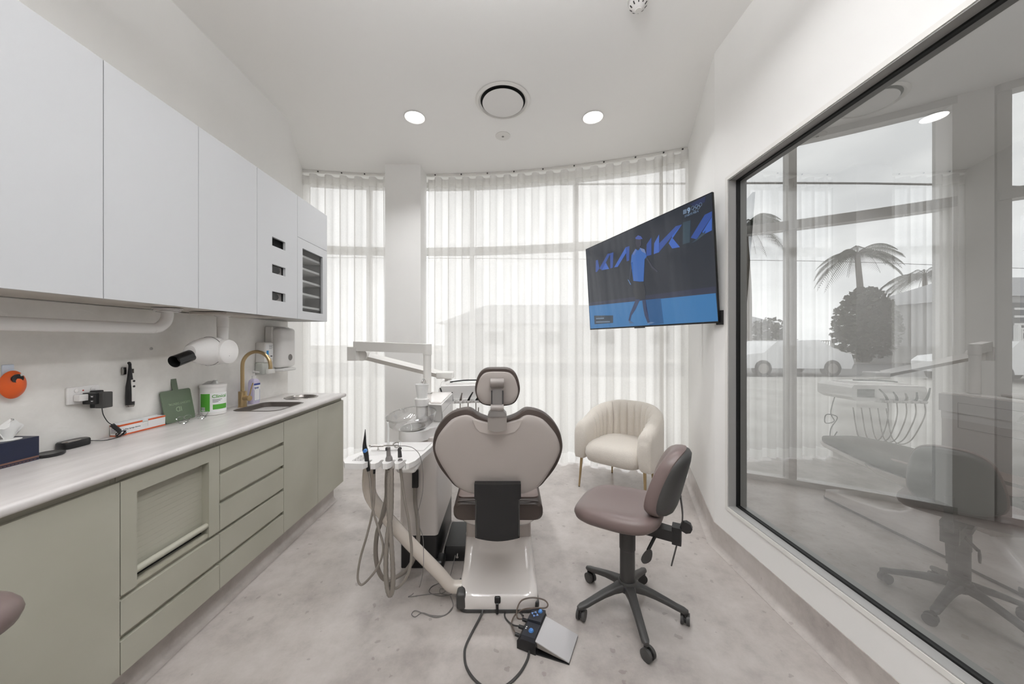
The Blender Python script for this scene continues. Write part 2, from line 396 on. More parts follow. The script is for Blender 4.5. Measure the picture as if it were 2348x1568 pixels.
# ------------------------------------------------------------------ room shell
FCX, FCY, RC, RG = -.995, -3.397, 7.363, 7.62      # the street front is one circle: curtain and glazing radii
def arc_y(x, R): return FCY + math.sqrt(R * R - (x - FCX) ** 2)
XL, XR, YL, YR = -1.87, 1.39, 2.955, 2.287
YB = -2.4
def slab(z0, z1, x0, x1, n=40, R=RG + .12):
    bm = B(); xs = [x0 + (x1 - x0) * k / n for k in range(n + 1)]
    poly = [(x0, YB)] + [(x1, YB)] + [(x, max(YB, arc_y(x, R))) for x in xs[::-1]]
    return prism(bm, poly, lambda u, v, d: Vector((u, v, d)), z0, z1)
struct('floor', slab(-.06, 0, -2.6, 6.0), M_floor)
struct('ceiling', slab(CEIL, CEIL + .12, -2.6, 6.0), M_ceil)
bm = B(); poly = [(XL, YB), (XL, YL), (-2.34, 4.02), (-2.50, 4.02), (-2.50, YB)]
struct('wall_left', prism(bm, poly, lambda u, v, d: Vector((u, v, d)), 0, CEIL), M_wall)
struct('wall_back', Bx(XL, 6.0, YB - .12, YB, 0, CEIL), M_wall)
# right wall with the glazed opening, then the splayed end
OY0, OY1, OZ0, OZ1 = -1.2, 2.145, .316, 2.351
XW = 1.50
bm = holed_panel(YB, YR, 0, CEIL, [(OY0, OY1, OZ0, OZ1)], lambda u, v, d: Vector((d, u, v)), XR, XW)
struct('wall_right', bm, M_wall, smooth=False)
bm = B(); poly = [(XR, YR), (XW, YR), (1.99, 3.56), (1.862, 3.56)]
struct('wall_right_splay', prism(bm, poly, lambda u, v, d: Vector((u, v, d)), 0, CEIL), M_wall)['label'] = 'splayed end of the right wall beside the curtain'
# column
struct('column', Bx(-1.299, -.914, 3.73, 4.02, 0, CEIL), M_wall, bev=.004)
# coved vinyl skirting
def skirt(name, pts, h=.148, th=.004, sgn=1):
    bm = B(); prof = [(0, h), (th, h), (th, .035), (th + .006, .018), (th + .018, .006), (th + .035, .0012), (0, .0012)]
    P2 = [Vector((*p, 0)) for p in pts]; rings = []
    for i, p in enumerate(P2):
        d = (P2[min(i + 1, len(P2) - 1)] - P2[max(i - 1, 0)]).normalized(); nn = Vector((-d.y, d.x, 0)) * sgn
        if 0 < i < len(P2) - 1:
            d1 = (P2[i] - P2[i - 1]).normalized(); c = max(.5, d.dot(d1)); nn = nn / c
        rings.append([p + nn * a + Vector((0, 0, z)) for a, z in prof])
    return loft(bm, rings)
struct('baseboard_right', skirt('b', [(XR - .001, YB + .01), (XR - .001, YR), (1.858, 3.55)]), M_skirt)
struct('baseboard_column', skirt('b', [(-1.301, 4.0), (-1.301, 3.728), (-.912, 3.728), (-.912, 4.0)], sgn=-1), M_skirt)
struct('baseboard_left', skirt('b', [(XL + .001, YL + .04), (-2.33, 4.0)], sgn=-1), M_skirt)

# glazed partition in the right wall: frame, gasket, pane
win = thing('window_1', 'large glazed partition in the right wall with aluminium frame', 'window', (XR, .5, OZ0)); win['kind'] = 'structure'; del win['category']
fn = lambda u, v, d: Vector((d, u, v))
obj('window_frame', holed_panel(OY0, OY1, OZ0, OZ1, [(OY0 + .006, OY1 - .006, OZ0 + .006, OZ1 - .006)], fn, XR - .002, XW), M_alu, win, smooth=False)
obj('gasket', holed_panel(OY0 + .006, OY1 - .006, OZ0 + .006, OZ1 - .006, [(OY0 + .014, OY1 - .014, OZ0 + .014, OZ1 - .014)], fn, 1.434, 1.456), M_gask, win, smooth=False)
obj('window_trim', holed_panel(OY0 - .022, OY1 + .022, OZ0 - .022, OZ1 + .022, [(OY0, OY1, OZ0, OZ1)], fn, XR - .006, XR), M_whitem, win, smooth=False)
XG = 1.445
bm = B(); v = [bm.verts.new((XG, a, c)) for a, c in ((OY0 + .01, OZ0 + .01), (OY1 - .01, OZ0 + .01), (OY1 - .01, OZ1 - .01), (OY0 + .01, OZ1 - .01))]; bm.faces.new(v)
obj('glass_pane', bm, M_part, win, smooth=False)

# street front glazing (our room and the next one share the curve)
def arcpt(x, R, z): return Vector((x, arc_y(x, R), z))
fac = thing('window_2', 'curved shop front glazing behind the sheer curtains', 'window', (0, arc_y(0, RG), 0)); fac['kind'] = 'structure'; del fac['category']
M_mull = mat('mullion_grey', (200, 199, 196), .4, metal=.2)
def arcbar(x0, x1, z0, z1, d=.05, n=16, R=RG):
    bm = B(); rings = []
    for k in range(n + 1):
        x = x0 + (x1 - x0) * k / n; rings.append([arcpt(x, R - d, z0), arcpt(x, R + d, z0), arcpt(x, R + d, z1), arcpt(x, R - d, z1)])
    return loft(bm, rings)
mull = [-2.36, -1.65, -.40, .82, 1.95, 2.70]
obj('rail', arcbar(-2.36, 3.52, 0, .05, n=30), M_mull, fac, smooth=False)
obj('rail', arcbar(-2.36, 3.52, 2.395, 2.475, n=30), M_mull, fac, smooth=False)
obj('rail', arcbar(-2.36, 3.52, CEIL - .06, CEIL, n=30), M_mull, fac, smooth=False)
for x in mull:
    obj('mullion', arcbar(x - .026, x + .026, .05, CEIL - .06, d=.03, n=1), M_mull, fac, smooth=False)
for i, x in enumerate(mull):
    x1 = (mull + [3.50])[i + 1]
    for z0, z1 in ((.05, 2.395), (2.475, CEIL - .06)):
        bm = B(); n = 8; a = [bm.verts.new(arcpt(x + .03 + (x1 - x - .06) * k / n, RG, z0)) for k in range(n + 1)]; c = [bm.verts.new(arcpt(x + .03 + (x1 - x - .06) * k / n, RG, z1)) for k in range(n + 1)]
        for k in range(n): bm.faces.new((a[k], a[k + 1], c[k + 1], c[k]))
        obj('pane', bm, M_facade, fac)
# next room: pier, second glazed bay, far wall
bm = B(); pa, pb = (3.50, arc_y(3.50, RG)), (3.76, arc_y(3.76, RG))
struct('pier', prism(B(), [(3.50, pa[1] - .06), (3.66, pa[1] - .18), (3.70, pa[1] - .02), (3.54, pa[1] + .1)], lambda u, v, d: Vector((u, v, d)), 0, CEIL), M_wall)
struct('wall_far', Bx(5.95, 6.05, YB, -.3, 0, CEIL), M_wall)
fa2 = thing('window_3', 'second bay of shop front glazing in the next room', 'window', (4.6, arc_y(4.6, RG), 0)); fa2['kind'] = 'structure'; del fa2['category']
for z0, z1 in ((0, .05), (2.395, 2.475), (CEIL - .06, CEIL)):
    obj('rail', arcbar(3.68, 5.93, z0, z1, n=14), M_mull, fa2, smooth=False)
for x in (3.71, 4.85, 5.90): obj('mullion', arcbar(x - .026, x + .026, .05, CEIL - .06, d=.03, n=1), M_mull, fa2, smooth=False)
for x, x1 in ((3.74, 4.82), (4.88, 5.87)):
    for z0, z1 in ((.05, 2.395), (2.475, CEIL - .06)):
        bm = B(); n = 8; a = [bm.verts.new(arcpt(x + (x1 - x) * k / n, RG, z0)) for k in range(n + 1)]; c = [bm.verts.new(arcpt(x + (x1 - x) * k / n, RG, z1)) for k in range(n + 1)]
        for k in range(n): bm.faces.new((a[k], a[k + 1], c[k + 1], c[k]))
        obj('pane', bm, M_facade, fa2)

# ------------------------------------------------------------------ sheer curtains
trk = thing('curtain_track', 'white curved curtain track fixed along the ceiling', 'curtain track', (.4, arc_y(.4, RC), CEIL - .03))
def track(x0, x1):
    return arcbar(x0, x1, CEIL - .022, CEIL - .001, d=.014, n=24, R=RC)
obj('rail', track(-.90, 1.83), M_whitem, trk); obj('rail', track(-2.28, -1.31), M_whitem, trk)
for x in [-2.1, -1.85, -1.6, -1.36, -.80, -.5, -.2, .1, .42, .75, 1.05, 1.35, 1.6, 1.76]:
    p = arcpt(x, RC - .02, CEIL - .012); obj('screw', cyl(B(), p, p + Vector((0, .02, 0)), .008, n=8), M_dgrey, trk)
def curtain(x0, x1, label, seed, phase=0.0, A=.034, lam=.163, bot=.015, R=RC):
    rnd = random.Random(seed)
    a0, a1 = math.atan2(arc_y(x0, R) - FCY, x0 - FCX), math.atan2(arc_y(x1, R) - FCY, x1 - FCX)
    L = abs(a1 - a0) * R; nw = max(2, round(L / lam)); ns = nw * 14
    ph = [rnd.uniform(-.5, .5) for _ in range(nw + 2)]; am = [rnd.uniform(.6, 1.3) for _ in range(nw + 2)]
    def pt(s, z, off=0):
        tt = s * nw + phase; i = int(s * nw); fr = s * nw - i
        lowness = max(0.0, min(1.0, (CEIL - z) / 1.4))
        p = (ph[i] * (1 - fr) + ph[i + 1] * fr) * lowness; am_ = 1 + ((am[i] * (1 - fr) + am[i + 1] * fr) - 1) * lowness
        sh = math.sin(2 * PI * tt + p * 1.4)
        r = R + A * am_ * sh + .004 * lowness * math.sin(2 * PI * tt * 3.1 + seed) + off
        an = a0 + (a1 - a0) * s + .0016 * math.sin(4 * PI * tt + p) * 1.2
        return Vector((FCX + r * math.cos(an), FCY + r * math.sin(an), z))
    zt = CEIL - .045; th = thing('sheer_curtain', label, 'curtain', (*pt(.5, 0).xy, bot), 0, 'white sheer curtains on the curved track')
    def sheet(z0, z1, nz, off=0, wob=0):
        bm = B(); g = [[bm.verts.new(pt(i / ns, z0 + (z1 - z0) * j / nz, off) + Vector((0, 0, wob * math.sin(i * .31 + seed) if j == 0 else 0))) for j in range(nz + 1)] for i in range(ns + 1)]
        for i in range(ns):
            for j in range(nz): bm.faces.new((g[i][j], g[i + 1][j], g[i + 1][j + 1], g[i][j + 1]))
        return bm
    obj('fabric', sheet(bot + .11, zt - .035, 14), M_curt, th, ang=180, flip=False)
    obj('hem', sheet(bot, bot + .11, 3, 0, .008), M_hem, th, ang=180, flip=False)
    obj('header_tape', sheet(zt - .037, zt, 1, -.002), M_hem2, th, ang=180, flip=False)
    obj('header_band', sheet(zt - .105, zt - .035, 2, -.001), M_hem, th, ang=180, flip=False)
    return th
M_hem2 = mat('header_tape_white', (236, 235, 233), .7)
curtain(-2.27, -1.315, 'narrow white sheer curtain left of the grey column', 3)
curtain(-.885, 1.60, 'wide white sheer curtain between column and television', 5)
curtain(1.56, 1.80, 'narrow overlapping sheer curtain panel at the right wall', 9, R=RC - .03)

# ------------------------------------------------------------------ ceiling fittings
for i, (x, y) in enumerate(DOWNLIGHTS[:2]):
    lb = ['lit round downlight left of the ceiling vent', 'lit round downlight right of the ceiling vent'][i]
    t_ = thing('downlight', lb, 'downlight', (x, y, CEIL), 0, 'round recessed downlights')
    obj('trim_ring', lathe(B(), (x, y, CEIL), [(.088, -.001), (.092, -.004), (.084, -.008), (.080, -.004), (.080, .004)], cap=False), M_white, t_)
    obj('diffuser', lathe(B(), (x, y, CEIL), [(0, -.004), (.080, -.004)], cap=False), M_lamp, t_)
VX, VY = -.017, 2.746
vt = thing('ceiling_vent', 'large round white ceiling air vent with floating disc', 'air vent', (VX, VY, CEIL))
obj('outer_ring', lathe(B(), (VX, VY, CEIL), [(.214, -.001), (.218, -.006), (.196, -.016), (.182, -.006), (.176, -.001)], n=56, cap=False), M_whitem, vt)
obj('throat', lathe(B(), (VX, VY, CEIL), [(.181, -.003), (.0, -.0025)], n=56, cap=False), M_hollow, vt)  # flat near-black disc painted as the shade inside the vent
obj('disc', lathe(B(), (VX, VY, CEIL), [(0, -.024), (.155, -.024), (.163, -.021), (.160, -.014), (0, -.014)], n=56, cap=False), M_white, vt)
for k, x in enumerate((-.26, .26)):  # unseen strips inferred from headrest glints, hung as pendants to add fill
    lp = thing('linear_pendant', ['linear pendant light above the camera on the cabinet side', 'linear pendant light above the camera on the glass side'][k], 'pendant light', (x, .2, 2.86), 0, 'linear pendant lights above the camera')
    obj('housing', rbox(x - .035, x + .035, -.9, 1.2, 2.868, 2.892, .003, 1), M_white, lp)
    obj('lower_diffuser', Bx(x - .033, x + .033, -.89, 1.19, 2.862, 2.867), M_strip, lp, smooth=False)
    obj('upper_diffuser', Bx(x - .033, x + .033, -.89, 1.19, 2.893, 2.898), M_stripu, lp, smooth=False)  # uplight added to brighten the ceiling, stronger than the lower strip
    for yy in (-.6, .9): obj('cable', cyl(B(), (x, yy, 2.898), (x, yy, CEIL - .001), .0025, n=6), M_white, lp)
ct = thing('concealed_sprinkler', 'small flat white cover cap on ceiling beyond the vent', 'sprinkler', (-.02, 3.21, CEIL))
obj('plate', lathe(B(), (-.02, 3.21, CEIL), [(.069, -.001), (.069, -.005), (.064, -.007), (0, -.008)], n=36, cap=False), M_whitem, ct)
obj('screw', Bx(-.032, -.008, 3.206, 3.214, CEIL - .0095, CEIL - .008), M_grey, ct); obj('screw', Bx(-.024, -.016, 3.198, 3.222, CEIL - .0095, CEIL - .008), M_grey, ct)
sx, sy = .745, 1.925
sm = thing('smoke_detector', 'white domed smoke detector on the ceiling', 'smoke detector', (sx, sy, CEIL))
obj('base', lathe(B(), (sx, sy, CEIL), [(.054, 0), (.056, -.006), (.054, -.018), (0, -.018)], n=36, cap=False), M_white, sm)
obj('head', lathe(B(), (sx, sy, CEIL), [(.050, -.018), (.050, -.030), (.046, -.036), (.036, -.046), (.024, -.056), (.018, -.060), (0, -.060)], n=36, cap=False), M_white, sm)
obj('sensor_cap', lathe(B(), (sx, sy, CEIL), [(.018, -.0585), (.017, -.064), (0, -.065)], n=24, cap=False), M_whitem, sm)
for k in range(10):
    a = 2 * PI * k / 10; M = Matrix.Translation((sx, sy, CEIL)) @ Matrix.Rotation(a, 4, 'Z') @ Matrix.Translation((.041, 0, -.042)) @ Matrix.Rotation(math.radians(-45), 4, 'Y')
    obj('slot', Bx(-.008, .008, -.003, .003, -.001, .002, M=M), M_dgrey, sm)

# ------------------------------------------------------------------ splashback and base units
tag(obj('stone_splashback', Bx(XL + .0005, XL + .008, .2, YL - .002, .9, 1.512), M_stone), 'grey beige veined stone splashback between worktop and wall cabinets', 'splashback')
XP, XF, ZC = -1.385, -1.362, .90
HOLE = (-1.750, -1.462, 2.205, 2.515)          # sink opening x0 x1 y0 y1
BINC = (-1.622, 2.743, .112)
def worktop():
    bm = B()
    # outline polygon with rounded front edge; the sink and the bin ring are cut as holes with bridging fans
    x0, x1, y0, y1 = XL + .009, XF, .2, YL
    hx0, hx1, hy0, hy1 = HOLE
    pts = rrect((hx1 - hx0) / 2, (hy1 - hy0) / 2, .05, 4, (hx0 + hx1) / 2, (hy0 + hy1) / 2)
    cir = [(BINC[0] + BINC[2] * math.cos(2 * PI * k / 24), BINC[1] + BINC[2] * math.sin(2 * PI * k / 24)) for k in range(24)]
    def ring_face(cell, loop, z):                # cell rectangle around a convex hole
        cx_, cy_ = sum(p[0] for p in loop) / len(loop), sum(p[1] for p in loop) / len(loop)
        outer = []
        for (px, py) in loop:
            dx, dy = px - cx_, py - cy_; s = 1e9
            if dx > 1e-9: s = min(s, (cell[1] - cx_) / dx)
            if dx < -1e-9: s = min(s, (cell[0] - cx_) / dx)
            if dy > 1e-9: s = min(s, (cell[3] - cy_) / dy)
            if dy < -1e-9: s = min(s, (cell[2] - cy_) / dy)
            outer.append((cx_ + dx * s, cy_ + dy * s))
        A = [bm.verts.new((*p, z)) for p in loop]; O = [bm.verts.new((*p, z)) for p in outer]
        n = len(loop)
        corners = [(cell[1], cell[3]), (cell[0], cell[3]), (cell[0], cell[2]), (cell[1], cell[2])]
        for k in range(n):
            k2 = (k + 1) % n; bm.faces.new((A[k], A[k2], O[k2], O[k]))
            a, b2 = outer[k], outer[k2]
            if abs(a[0] - b2[0]) > 1e-7 and abs(a[1] - b2[1]) > 1e-7:
                c = min(corners, key=lambda q: abs(q[0] - a[0]) + abs(q[1] - a[1]) + abs(q[0] - b2[0]) + abs(q[1] - b2[1]))
                bm.faces.new((O[k], O[k2], bm.verts.new((*c, z))))
        D = [bm.verts.new((*p, z - .03)) for p in loop]
        for k in range(n): bm.faces.new((A[k], A[(k + 1) % n], D[(k + 1) % n], D[k]))
    xe = XF - .012
    ring_face((x0, xe, 2.12, 2.60), pts, ZC); ring_face((x0, xe, 2.60, 2.90), cir, ZC)
    for (a, c) in ((y0, 2.12), (2.90, y1)):
        bm.faces.new([bm.verts.new(p) for p in ((x0, a, ZC), (xe, a, ZC), (xe, c, ZC), (x0, c, ZC))])
    prof = [(xe + .012 * math.sin(t * PI / 2), ZC - .012 + .012 * math.cos(t * PI / 2)) for t in (0, .25, .5, .75, 1)] + [(XF, ZC - .022), (XF - .003, ZC - .028), (XF - .008, ZC - .030), (x0, ZC - .030)]
    r0 = [bm.verts.new((x, y0, z)) for x, z in prof]; r1 = [bm.verts.new((x, y1, z)) for x, z in prof]
    for k in range(len(prof) - 1): bm.faces.new((r0[k], r0[k + 1], r1[k + 1], r1[k]))
    bm.faces.new(r1 + [bm.verts.new((x0, y1, ZC))])
    bm.faces.new((r0 + [bm.verts.new((x0, y0, ZC))])[::-1])
    return bm
tag(obj('worktop', worktop(), M_top, flip=False, ang=50), 'long pale marbled worktop with rounded front edge', 'worktop')
# drop-in sink
sk = thing('sink', 'rectangular stainless steel sink set in the worktop', 'sink', ((HOLE[0] + HOLE[1]) / 2, (HOLE[2] + HOLE[3]) / 2, ZC - .16))
hx, hy, mx_, my_ = (HOLE[1] - HOLE[0]) / 2, (HOLE[3] - HOLE[2]) / 2, (HOLE[0] + HOLE[1]) / 2, (HOLE[2] + HOLE[3]) / 2
R_ = lambda dx, z, r: [Vector((*p, z)) for p in rrect(hx + dx, hy + dx, r, 6, mx_, my_)]
obj('basin', loft(B(), [R_(.012, ZC + .0008, .06), R_(.004, ZC + .003, .055), R_(-.006, ZC - .002, .05), R_(-.008, ZC - .13, .05), R_(-.03, ZC - .155, .05), R_(-.09, ZC - .16, .04)], cap=False), M_sink, sk)
bm = B(); bm.faces.new([bm.verts.new(p) for p in R_(-.09, ZC - .16, .04)]); cyl(bm, (mx_, my_, ZC - .159), (mx_, my_, ZC - .155), .035)
obj('waste', bm, M_sink, sk)
bn = thing('waste_bin_ring', 'round steel waste chute ring set in the worktop end', 'waste chute', (BINC[0], BINC[1], ZC - .05))
obj('ring', lathe(B(), (BINC[0], BINC[1], ZC), [(.120, .0006), (.118, .004), (.108, .003), (.104, -.004), (.100, -.012), (.100, -.05)], n=40, cap=False), M_steel, bn)
obj('lid', lathe(B(), (BINC[0], BINC[1], ZC), [(.100, -.020), (.094, -.012), (.06, -.016), (.02, -.012), (0, -.012)], n=40, cap=False), M_steel, bn)
# mixer tap
tp = thing('mixer_tap', 'brushed brass gooseneck mixer tap behind the sink', 'tap', (-1.786, 2.344, ZC))
tx, ty = -1.786, 2.344
obj('body', lathe(B(), (tx, ty, ZC), [(0, 0), (.027, 0), (.027, .003), (.024, .005), (.024, .104), (.022, .106), (0, .106)]), M_brass, tp)
arc = [(tx, ty, ZC + .1), (tx, ty, ZC + .20), (tx, ty, 1.18)] + [(tx + .095 - .095 * math.cos(a), ty, 1.18 + .095 * math.sin(a)) for a in [PI * k / 8 for k in range(1, 8)]] + [(tx + .19, ty, 1.18), (tx + .19, ty, 1.158)]
obj('spout', tube(B(), arc, .0115, n=16, sub=5), M_brass, tp)
obj('mixer_cartridge', cyl(cyl(B(), (tx + .02, ty - .012, ZC + .062), (tx + .055, ty - .020, ZC + .062), .016), (tx + .056, ty - .020, ZC + .062), (tx + .066, ty - .022, ZC + .062), .018), M_brass, tp)
obj('lever', tube(B(), [(tx + .060, ty - .02, ZC + .066), (tx + .072, ty - .02, ZC + .12), (tx + .086, ty - .02, ZC + .165)], .0042, n=10, sub=2), M_brass, tp)

YD = [.62, 1.240, 1.672, 2.156, 2.550, 2.952]
ZT, ZB = .842, .146
def panel(y0, y1, z0, z1, g=.0018):
    return Bx(XP - .018, XP, y0 + g, y1 - g, z0, z1)
def unit(i, name, label, cat, group=None):
    y0, y1 = YD[i], YD[i + 1]
    t_ = thing(name, label, cat, (XP - .22, (y0 + y1) / 2, ZB), 0, group)
    bm = B(); box(bm, XL + .01, XP - (.062 if i == 1 else .0190), y0 + .002, y1 - .002, ZB, .70 if i > 2 else ZC - .031)
    if i > 2: box(bm, XP - .060, XP - .0190, y0 + .002, y1 - .002, .70, ZC - .031)
    if i == 4: box(bm, XL + .01, XP - .060, y1 - .018, y1 - .002, .70, ZC - .031)
    if i == 1:
        box(bm, XP - .062, XP - .0190, y0 + .002, y1 - .002, ZB, .43); box(bm, XP - .062, XP - .0190, y0 + .002, y1 - .002, ZT + .001, ZC - .031)
    obj('carcass', bm, M_saged, t_)
    for yy in (y0, y1):
        s = 1 if yy == y0 else -1
        obj('side_panel', Bx(XP - .031, XP - .0182, min(yy + s * .001, yy + s * .016), max(yy + s * .001, yy + s * .016), ZB + .001, ZC - .0315), M_saged, t_)
    return t_, y0, y1
t_, y0, y1 = unit(0, 'base_cabinet', 'large plain sage base cabinet nearest the camera', 'cabinet', 'sage base cabinets under the worktop')
obj('door', panel(y0, y1, ZB, ZT), M_sage, t_, bev=.0012)
t_, y0, y1 = unit(2, 'drawer_cabinet', 'sage base cabinet with a bank of five drawers', 'cabinet', 'sage base cabinets under the worktop')
DZ = [(ZB, .264), (.287, .411), (.430, .553), (.575, .697), (.719, ZT)]
for a, c in DZ: obj('drawer', panel(y0, y1, a, c), M_sage, t_, bev=.0012)
t_, y0, y1 = unit(1, 'roller_door_cabinet', 'sage base cabinet with a recessed roller shutter over two drawers', 'cabinet', 'sage base cabinets under the worktop')
for a, c in DZ[:2]: obj('drawer', panel(y0, y1, a, c), M_sage, t_, bev=.0012)
oy0, oy1, oz1 = 1.297, 1.612, .783
obj('door_frame', holed_panel(y0 + .0018, y1 - .0018, .430, ZT, [(oy0, oy1, .4299, oz1)], lambda u, v, d: Vector((d, u, v)), XP - .040, XP), M_sage, t_, smooth=False, bev=.0014)
sl = obj('shutter', Bx(XP - .060, XP - .034, oy0 - .01, oy1 + .01, .475, oz1 + .01), M_sage, t_)
for k in range(14):
    z = .482 + k * .0222
    obj('slat', Bx(XP - .0345, XP - .0335, oy0 - .004, oy1 + .004, z + .0003, z + .0219), M_sage, sl, smooth=False)
obj('shutter_handle', cyl(B(), (XP - .014, oy0 - .006, .484), (XP - .014, oy1 + .006, .484), .013, n=18), M_sage, t_)
obj('bottom_rail', Bx(XP - .044, XP - .006, oy0 - .001, oy1 + .001, .430, .448), M_saged, t_)
obj('shadow_gap', Bx(XP - .050, XP - .036, oy0, oy1, .448, .470), M_hollow, t_)  # solid near-black block painted as the shade under the shutter
for i, lb in ((3, 'plain sage base cabinet below the sink'), (4, 'plain sage base cabinet at the curtain end')):
    t_, y0, y1 = unit(i, 'base_cabinet', lb, 'cabinet', 'sage base cabinets under the worktop')
    obj('door', panel(y0, y1, ZB, ZT), M_sage, t_, bev=.0012)
tag(obj('kickboard', Bx(XL + .02, -1.46, .62, YL - .03, 0, ZB - .001), M_skirt), 'recessed stone vinyl kickboard under the sage cabinets', 'kickboard')
struct('baseboard_kick', skirt('b', [(-1.459, .62), (-1.459, YL - .03)], h=.12, sgn=-1), M_skirt)

# ------------------------------------------------------------------ wall cabinets
XU, ZU0, ZU1 = -1.526, 1.512, 2.418
YU = [.903, 1.309, 1.715, 2.121, 2.533, 2.955]
GR = 'pale grey wall cabinets'
LBU = ['plain pale grey wall cabinet nearest the camera', 'plain pale grey wall cabinet second from the camera', 'plain pale grey wall cabinet beside the one with three slots', 'pale grey wall cabinet with three glove dispenser slots', 'pale grey wall cabinet with a small glass door']
pf = lambda u, v, d: Vector((d, u, v))
for i in range(5):
    y0, y1 = YU[i], YU[i + 1]
    t_ = thing('wall_cabinet', LBU[i], 'cabinet', ((XL + XU) / 2, (y0 + y1) / 2, ZU0), 0, GR)
    if i < 3:
        bm = B(); box(bm, XL + .001, XU - .020, y0 + .001, y1 - .001, ZU0 + .004, ZU1); obj('carcass', bm, M_under, t_)
        obj('door', Bx(XU - .018, XU, y0 + .0016, y1 - .0016, ZU0, ZU1), M_cab, t_, bev=.0010)
    elif i == 3:
        # open box with three slots
        bm = B()
        for a in ((XL + .001, XL + .015, y0 + .001, y1 - .001, ZU0 + .004, ZU1), (XL + .015, XU - .02, y0 + .001, y0 + .016, ZU0 + .004, ZU1), (XL + .015, XU - .02, y1 - .016, y1 - .001, ZU0 + .004, ZU1), (XL + .015, XU - .02, y0 + .016, y1 - .016, ZU0 + .004, ZU0 + .02), (XL + .015, XU - .02, y0 + .016, y1 - .016, ZU1 - .02, ZU1)): box(bm, *a)
        obj('carcass', bm, M_under, t_)
        holes = [(2.258, 2.395, z - .058, z) for z in (2.033, 1.854, 1.675)]
        obj('door', holed_panel(y0 + .0016, y1 - .0016, ZU0, ZU1, holes, pf, XU - .018, XU), M_cab, t_, smooth=False)
        obj('liner', Bx(XU - .034, XU - .030, 2.20, 2.45, 1.60, 2.06), M_hollow, t_)  # near-black sheet standing in for the shade behind the slots
        for k, z in enumerate((1.825, 1.646)):
            g = thing('glove_box', ['dark glove box behind the middle slot', 'dark glove box behind the lowest slot'][k], 'glove box', (XU - .028, 2.32, z - .03))
            obj('carton', Bx(XU - .0295, XU - .022, 2.262, 2.385, z - .027, z + .026), M_grey, g)
            obj('opening', lathe(B(), (XU - .0218, 2.318 - .012 * k, z), [(0, .0006), (.024, .0006), (.026, .001), (.026, -.001)], n=28, axis='X', sx=1.9, cap=False), M_bgloss, g)
    else:
        bm = B()
        for a in ((XL + .001, XL + .015, y0 + .001, y1 - .001, ZU0 + .004, ZU1), (XL + .015, XU - .02, y0 + .001, y0 + .016, ZU0 + .004, ZU1), (XL + .015, XU - .02, y1 - .016, y1 - .001, ZU0 + .004, ZU1), (XL + .015, XU - .02, y0 + .016, y1 - .016, ZU0 + .004, ZU0 + .02), (XL + .015, XU - .02, y0 + .016, y1 - .016, 2.108, 2.122), (XL + .015, XU - .02, y0 + .016, y1 - .016, ZU1 - .02, ZU1)): box(bm, *a)
        obj('carcass', bm, M_cabin, t_)
        obj('flap', Bx(XU - .018, XU, y0 + .0016, y1 - .0016, 2.1165, ZU1), M_cab, t_, bev=.001)
        d = obj('door', holed_panel(y0 + .0016, y1 - .0016, ZU0, 2.1135, [(2.597, 2.884, 1.573, 2.047)], pf, XU - .018, XU), M_cab, t_, smooth=False)
        bm = B(); v = [bm.verts.new((XU - .014, a, c)) for a, c in ((2.59, 1.565), (2.89, 1.565), (2.89, 2.055), (2.59, 2.055))]; bm.faces.new(v)
        obj('glass_pane', bm, M_cabglass, d)
        for z in (2.008, 1.912, 1.817, 1.718, 1.618): obj('shelf', Bx(XL + .016, XU - .03, y0 + .017, y1 - .017, z - .016, z), M_whitem, t_)
        obj('end_panel', Bx(XL + .001, XU - .0185, y1 - .0008, y1 + .0008, ZU0, ZU1), M_cab, t_)

# ------------------------------------------------------------------ x-ray arm below the cabinets
XA = -1.70
xa = thing('xray_machine', 'white wall mounted dental x-ray unit with tubular arm and black cone', 'x-ray unit', (XA, 1.76, ZU0))
zt_ = 1.410
obj('arm_tube', tube(B(), [(XA, .45, zt_), (XA, 1.66, zt_)], .0245, n=20, sub=1), M_white, xa)
obj('elbow', tube(B(), [(XA, 1.66, zt_)] + [(XA, 1.66 + .075 * math.sin(a), zt_ + .075 - .075 * math.cos(a)) for a in [PI / 2 * k / 6 for k in range(1, 7)]] + [(XA, 1.735, 1.505)], .0245, n=20, sub=2), M_white, xa)
for k in range(3): obj('flange', cyl(B(), (XA, 1.735, 1.512 - .007 * k), (XA, 1.735, 1.5065 - .007 * k), .060 - .009 * k, n=32), M_white, xa)
obj('mount_plate', Bx(XA - .07, -1.56, 1.93, 2.30, 1.500, 1.5115), M_under, xa)
YX = 2.075
obj('drop_tube', cyl(cyl(cyl(B(), (XA, YX, 1.50), (XA, YX, 1.494), .040, .034), (XA, YX, 1.495), (XA, YX, 1.432), .029), (XA, YX, 1.4315), (XA, YX, 1.33), .0282), M_white, xa)
hd = obj('tube_head', lathe(B(), (XA + .0, 1.995, 1.290), [(0, -.145), (.036, -.140), (.050, -.12), (.066, -.085), (.078, -.045), (.083, 0), (.080, .04), (.066, .078), (.04, .10), (0, .108)], n=36, axis='Y', cap=False), M_white, xa)
obj('seam_ring', lathe(B(), (XA, 1.995, 1.290), [(.0822, -.021), (.0836, -.019), (.0822, -.017)], n=40, axis='Y', cap=False), M_dgrey, hd)
obj('face_disc', lathe(B(), (XA, 2.020, 1.286), [(0, .088), (.060, .088), (.069, .084), (.072, .074), (.072, .0)], n=36, axis='X', cap=False), M_white, hd)
obj('status_dot', lathe(B(), (XA + .0885, 2.015, 1.262), [(.002, 0), (0, .0006)], n=10, axis='X', cap=False), M_dgrey, hd)
p0, p1 = Vector((XA - .0, 1.875, 1.275)), Vector((XA + .005, 1.765, 1.243))
obj('cone', cyl(B(), p0, p1, .031, n=32, caps=False), M_bgloss, hd)
d_ = (p1 - p0).normalized()
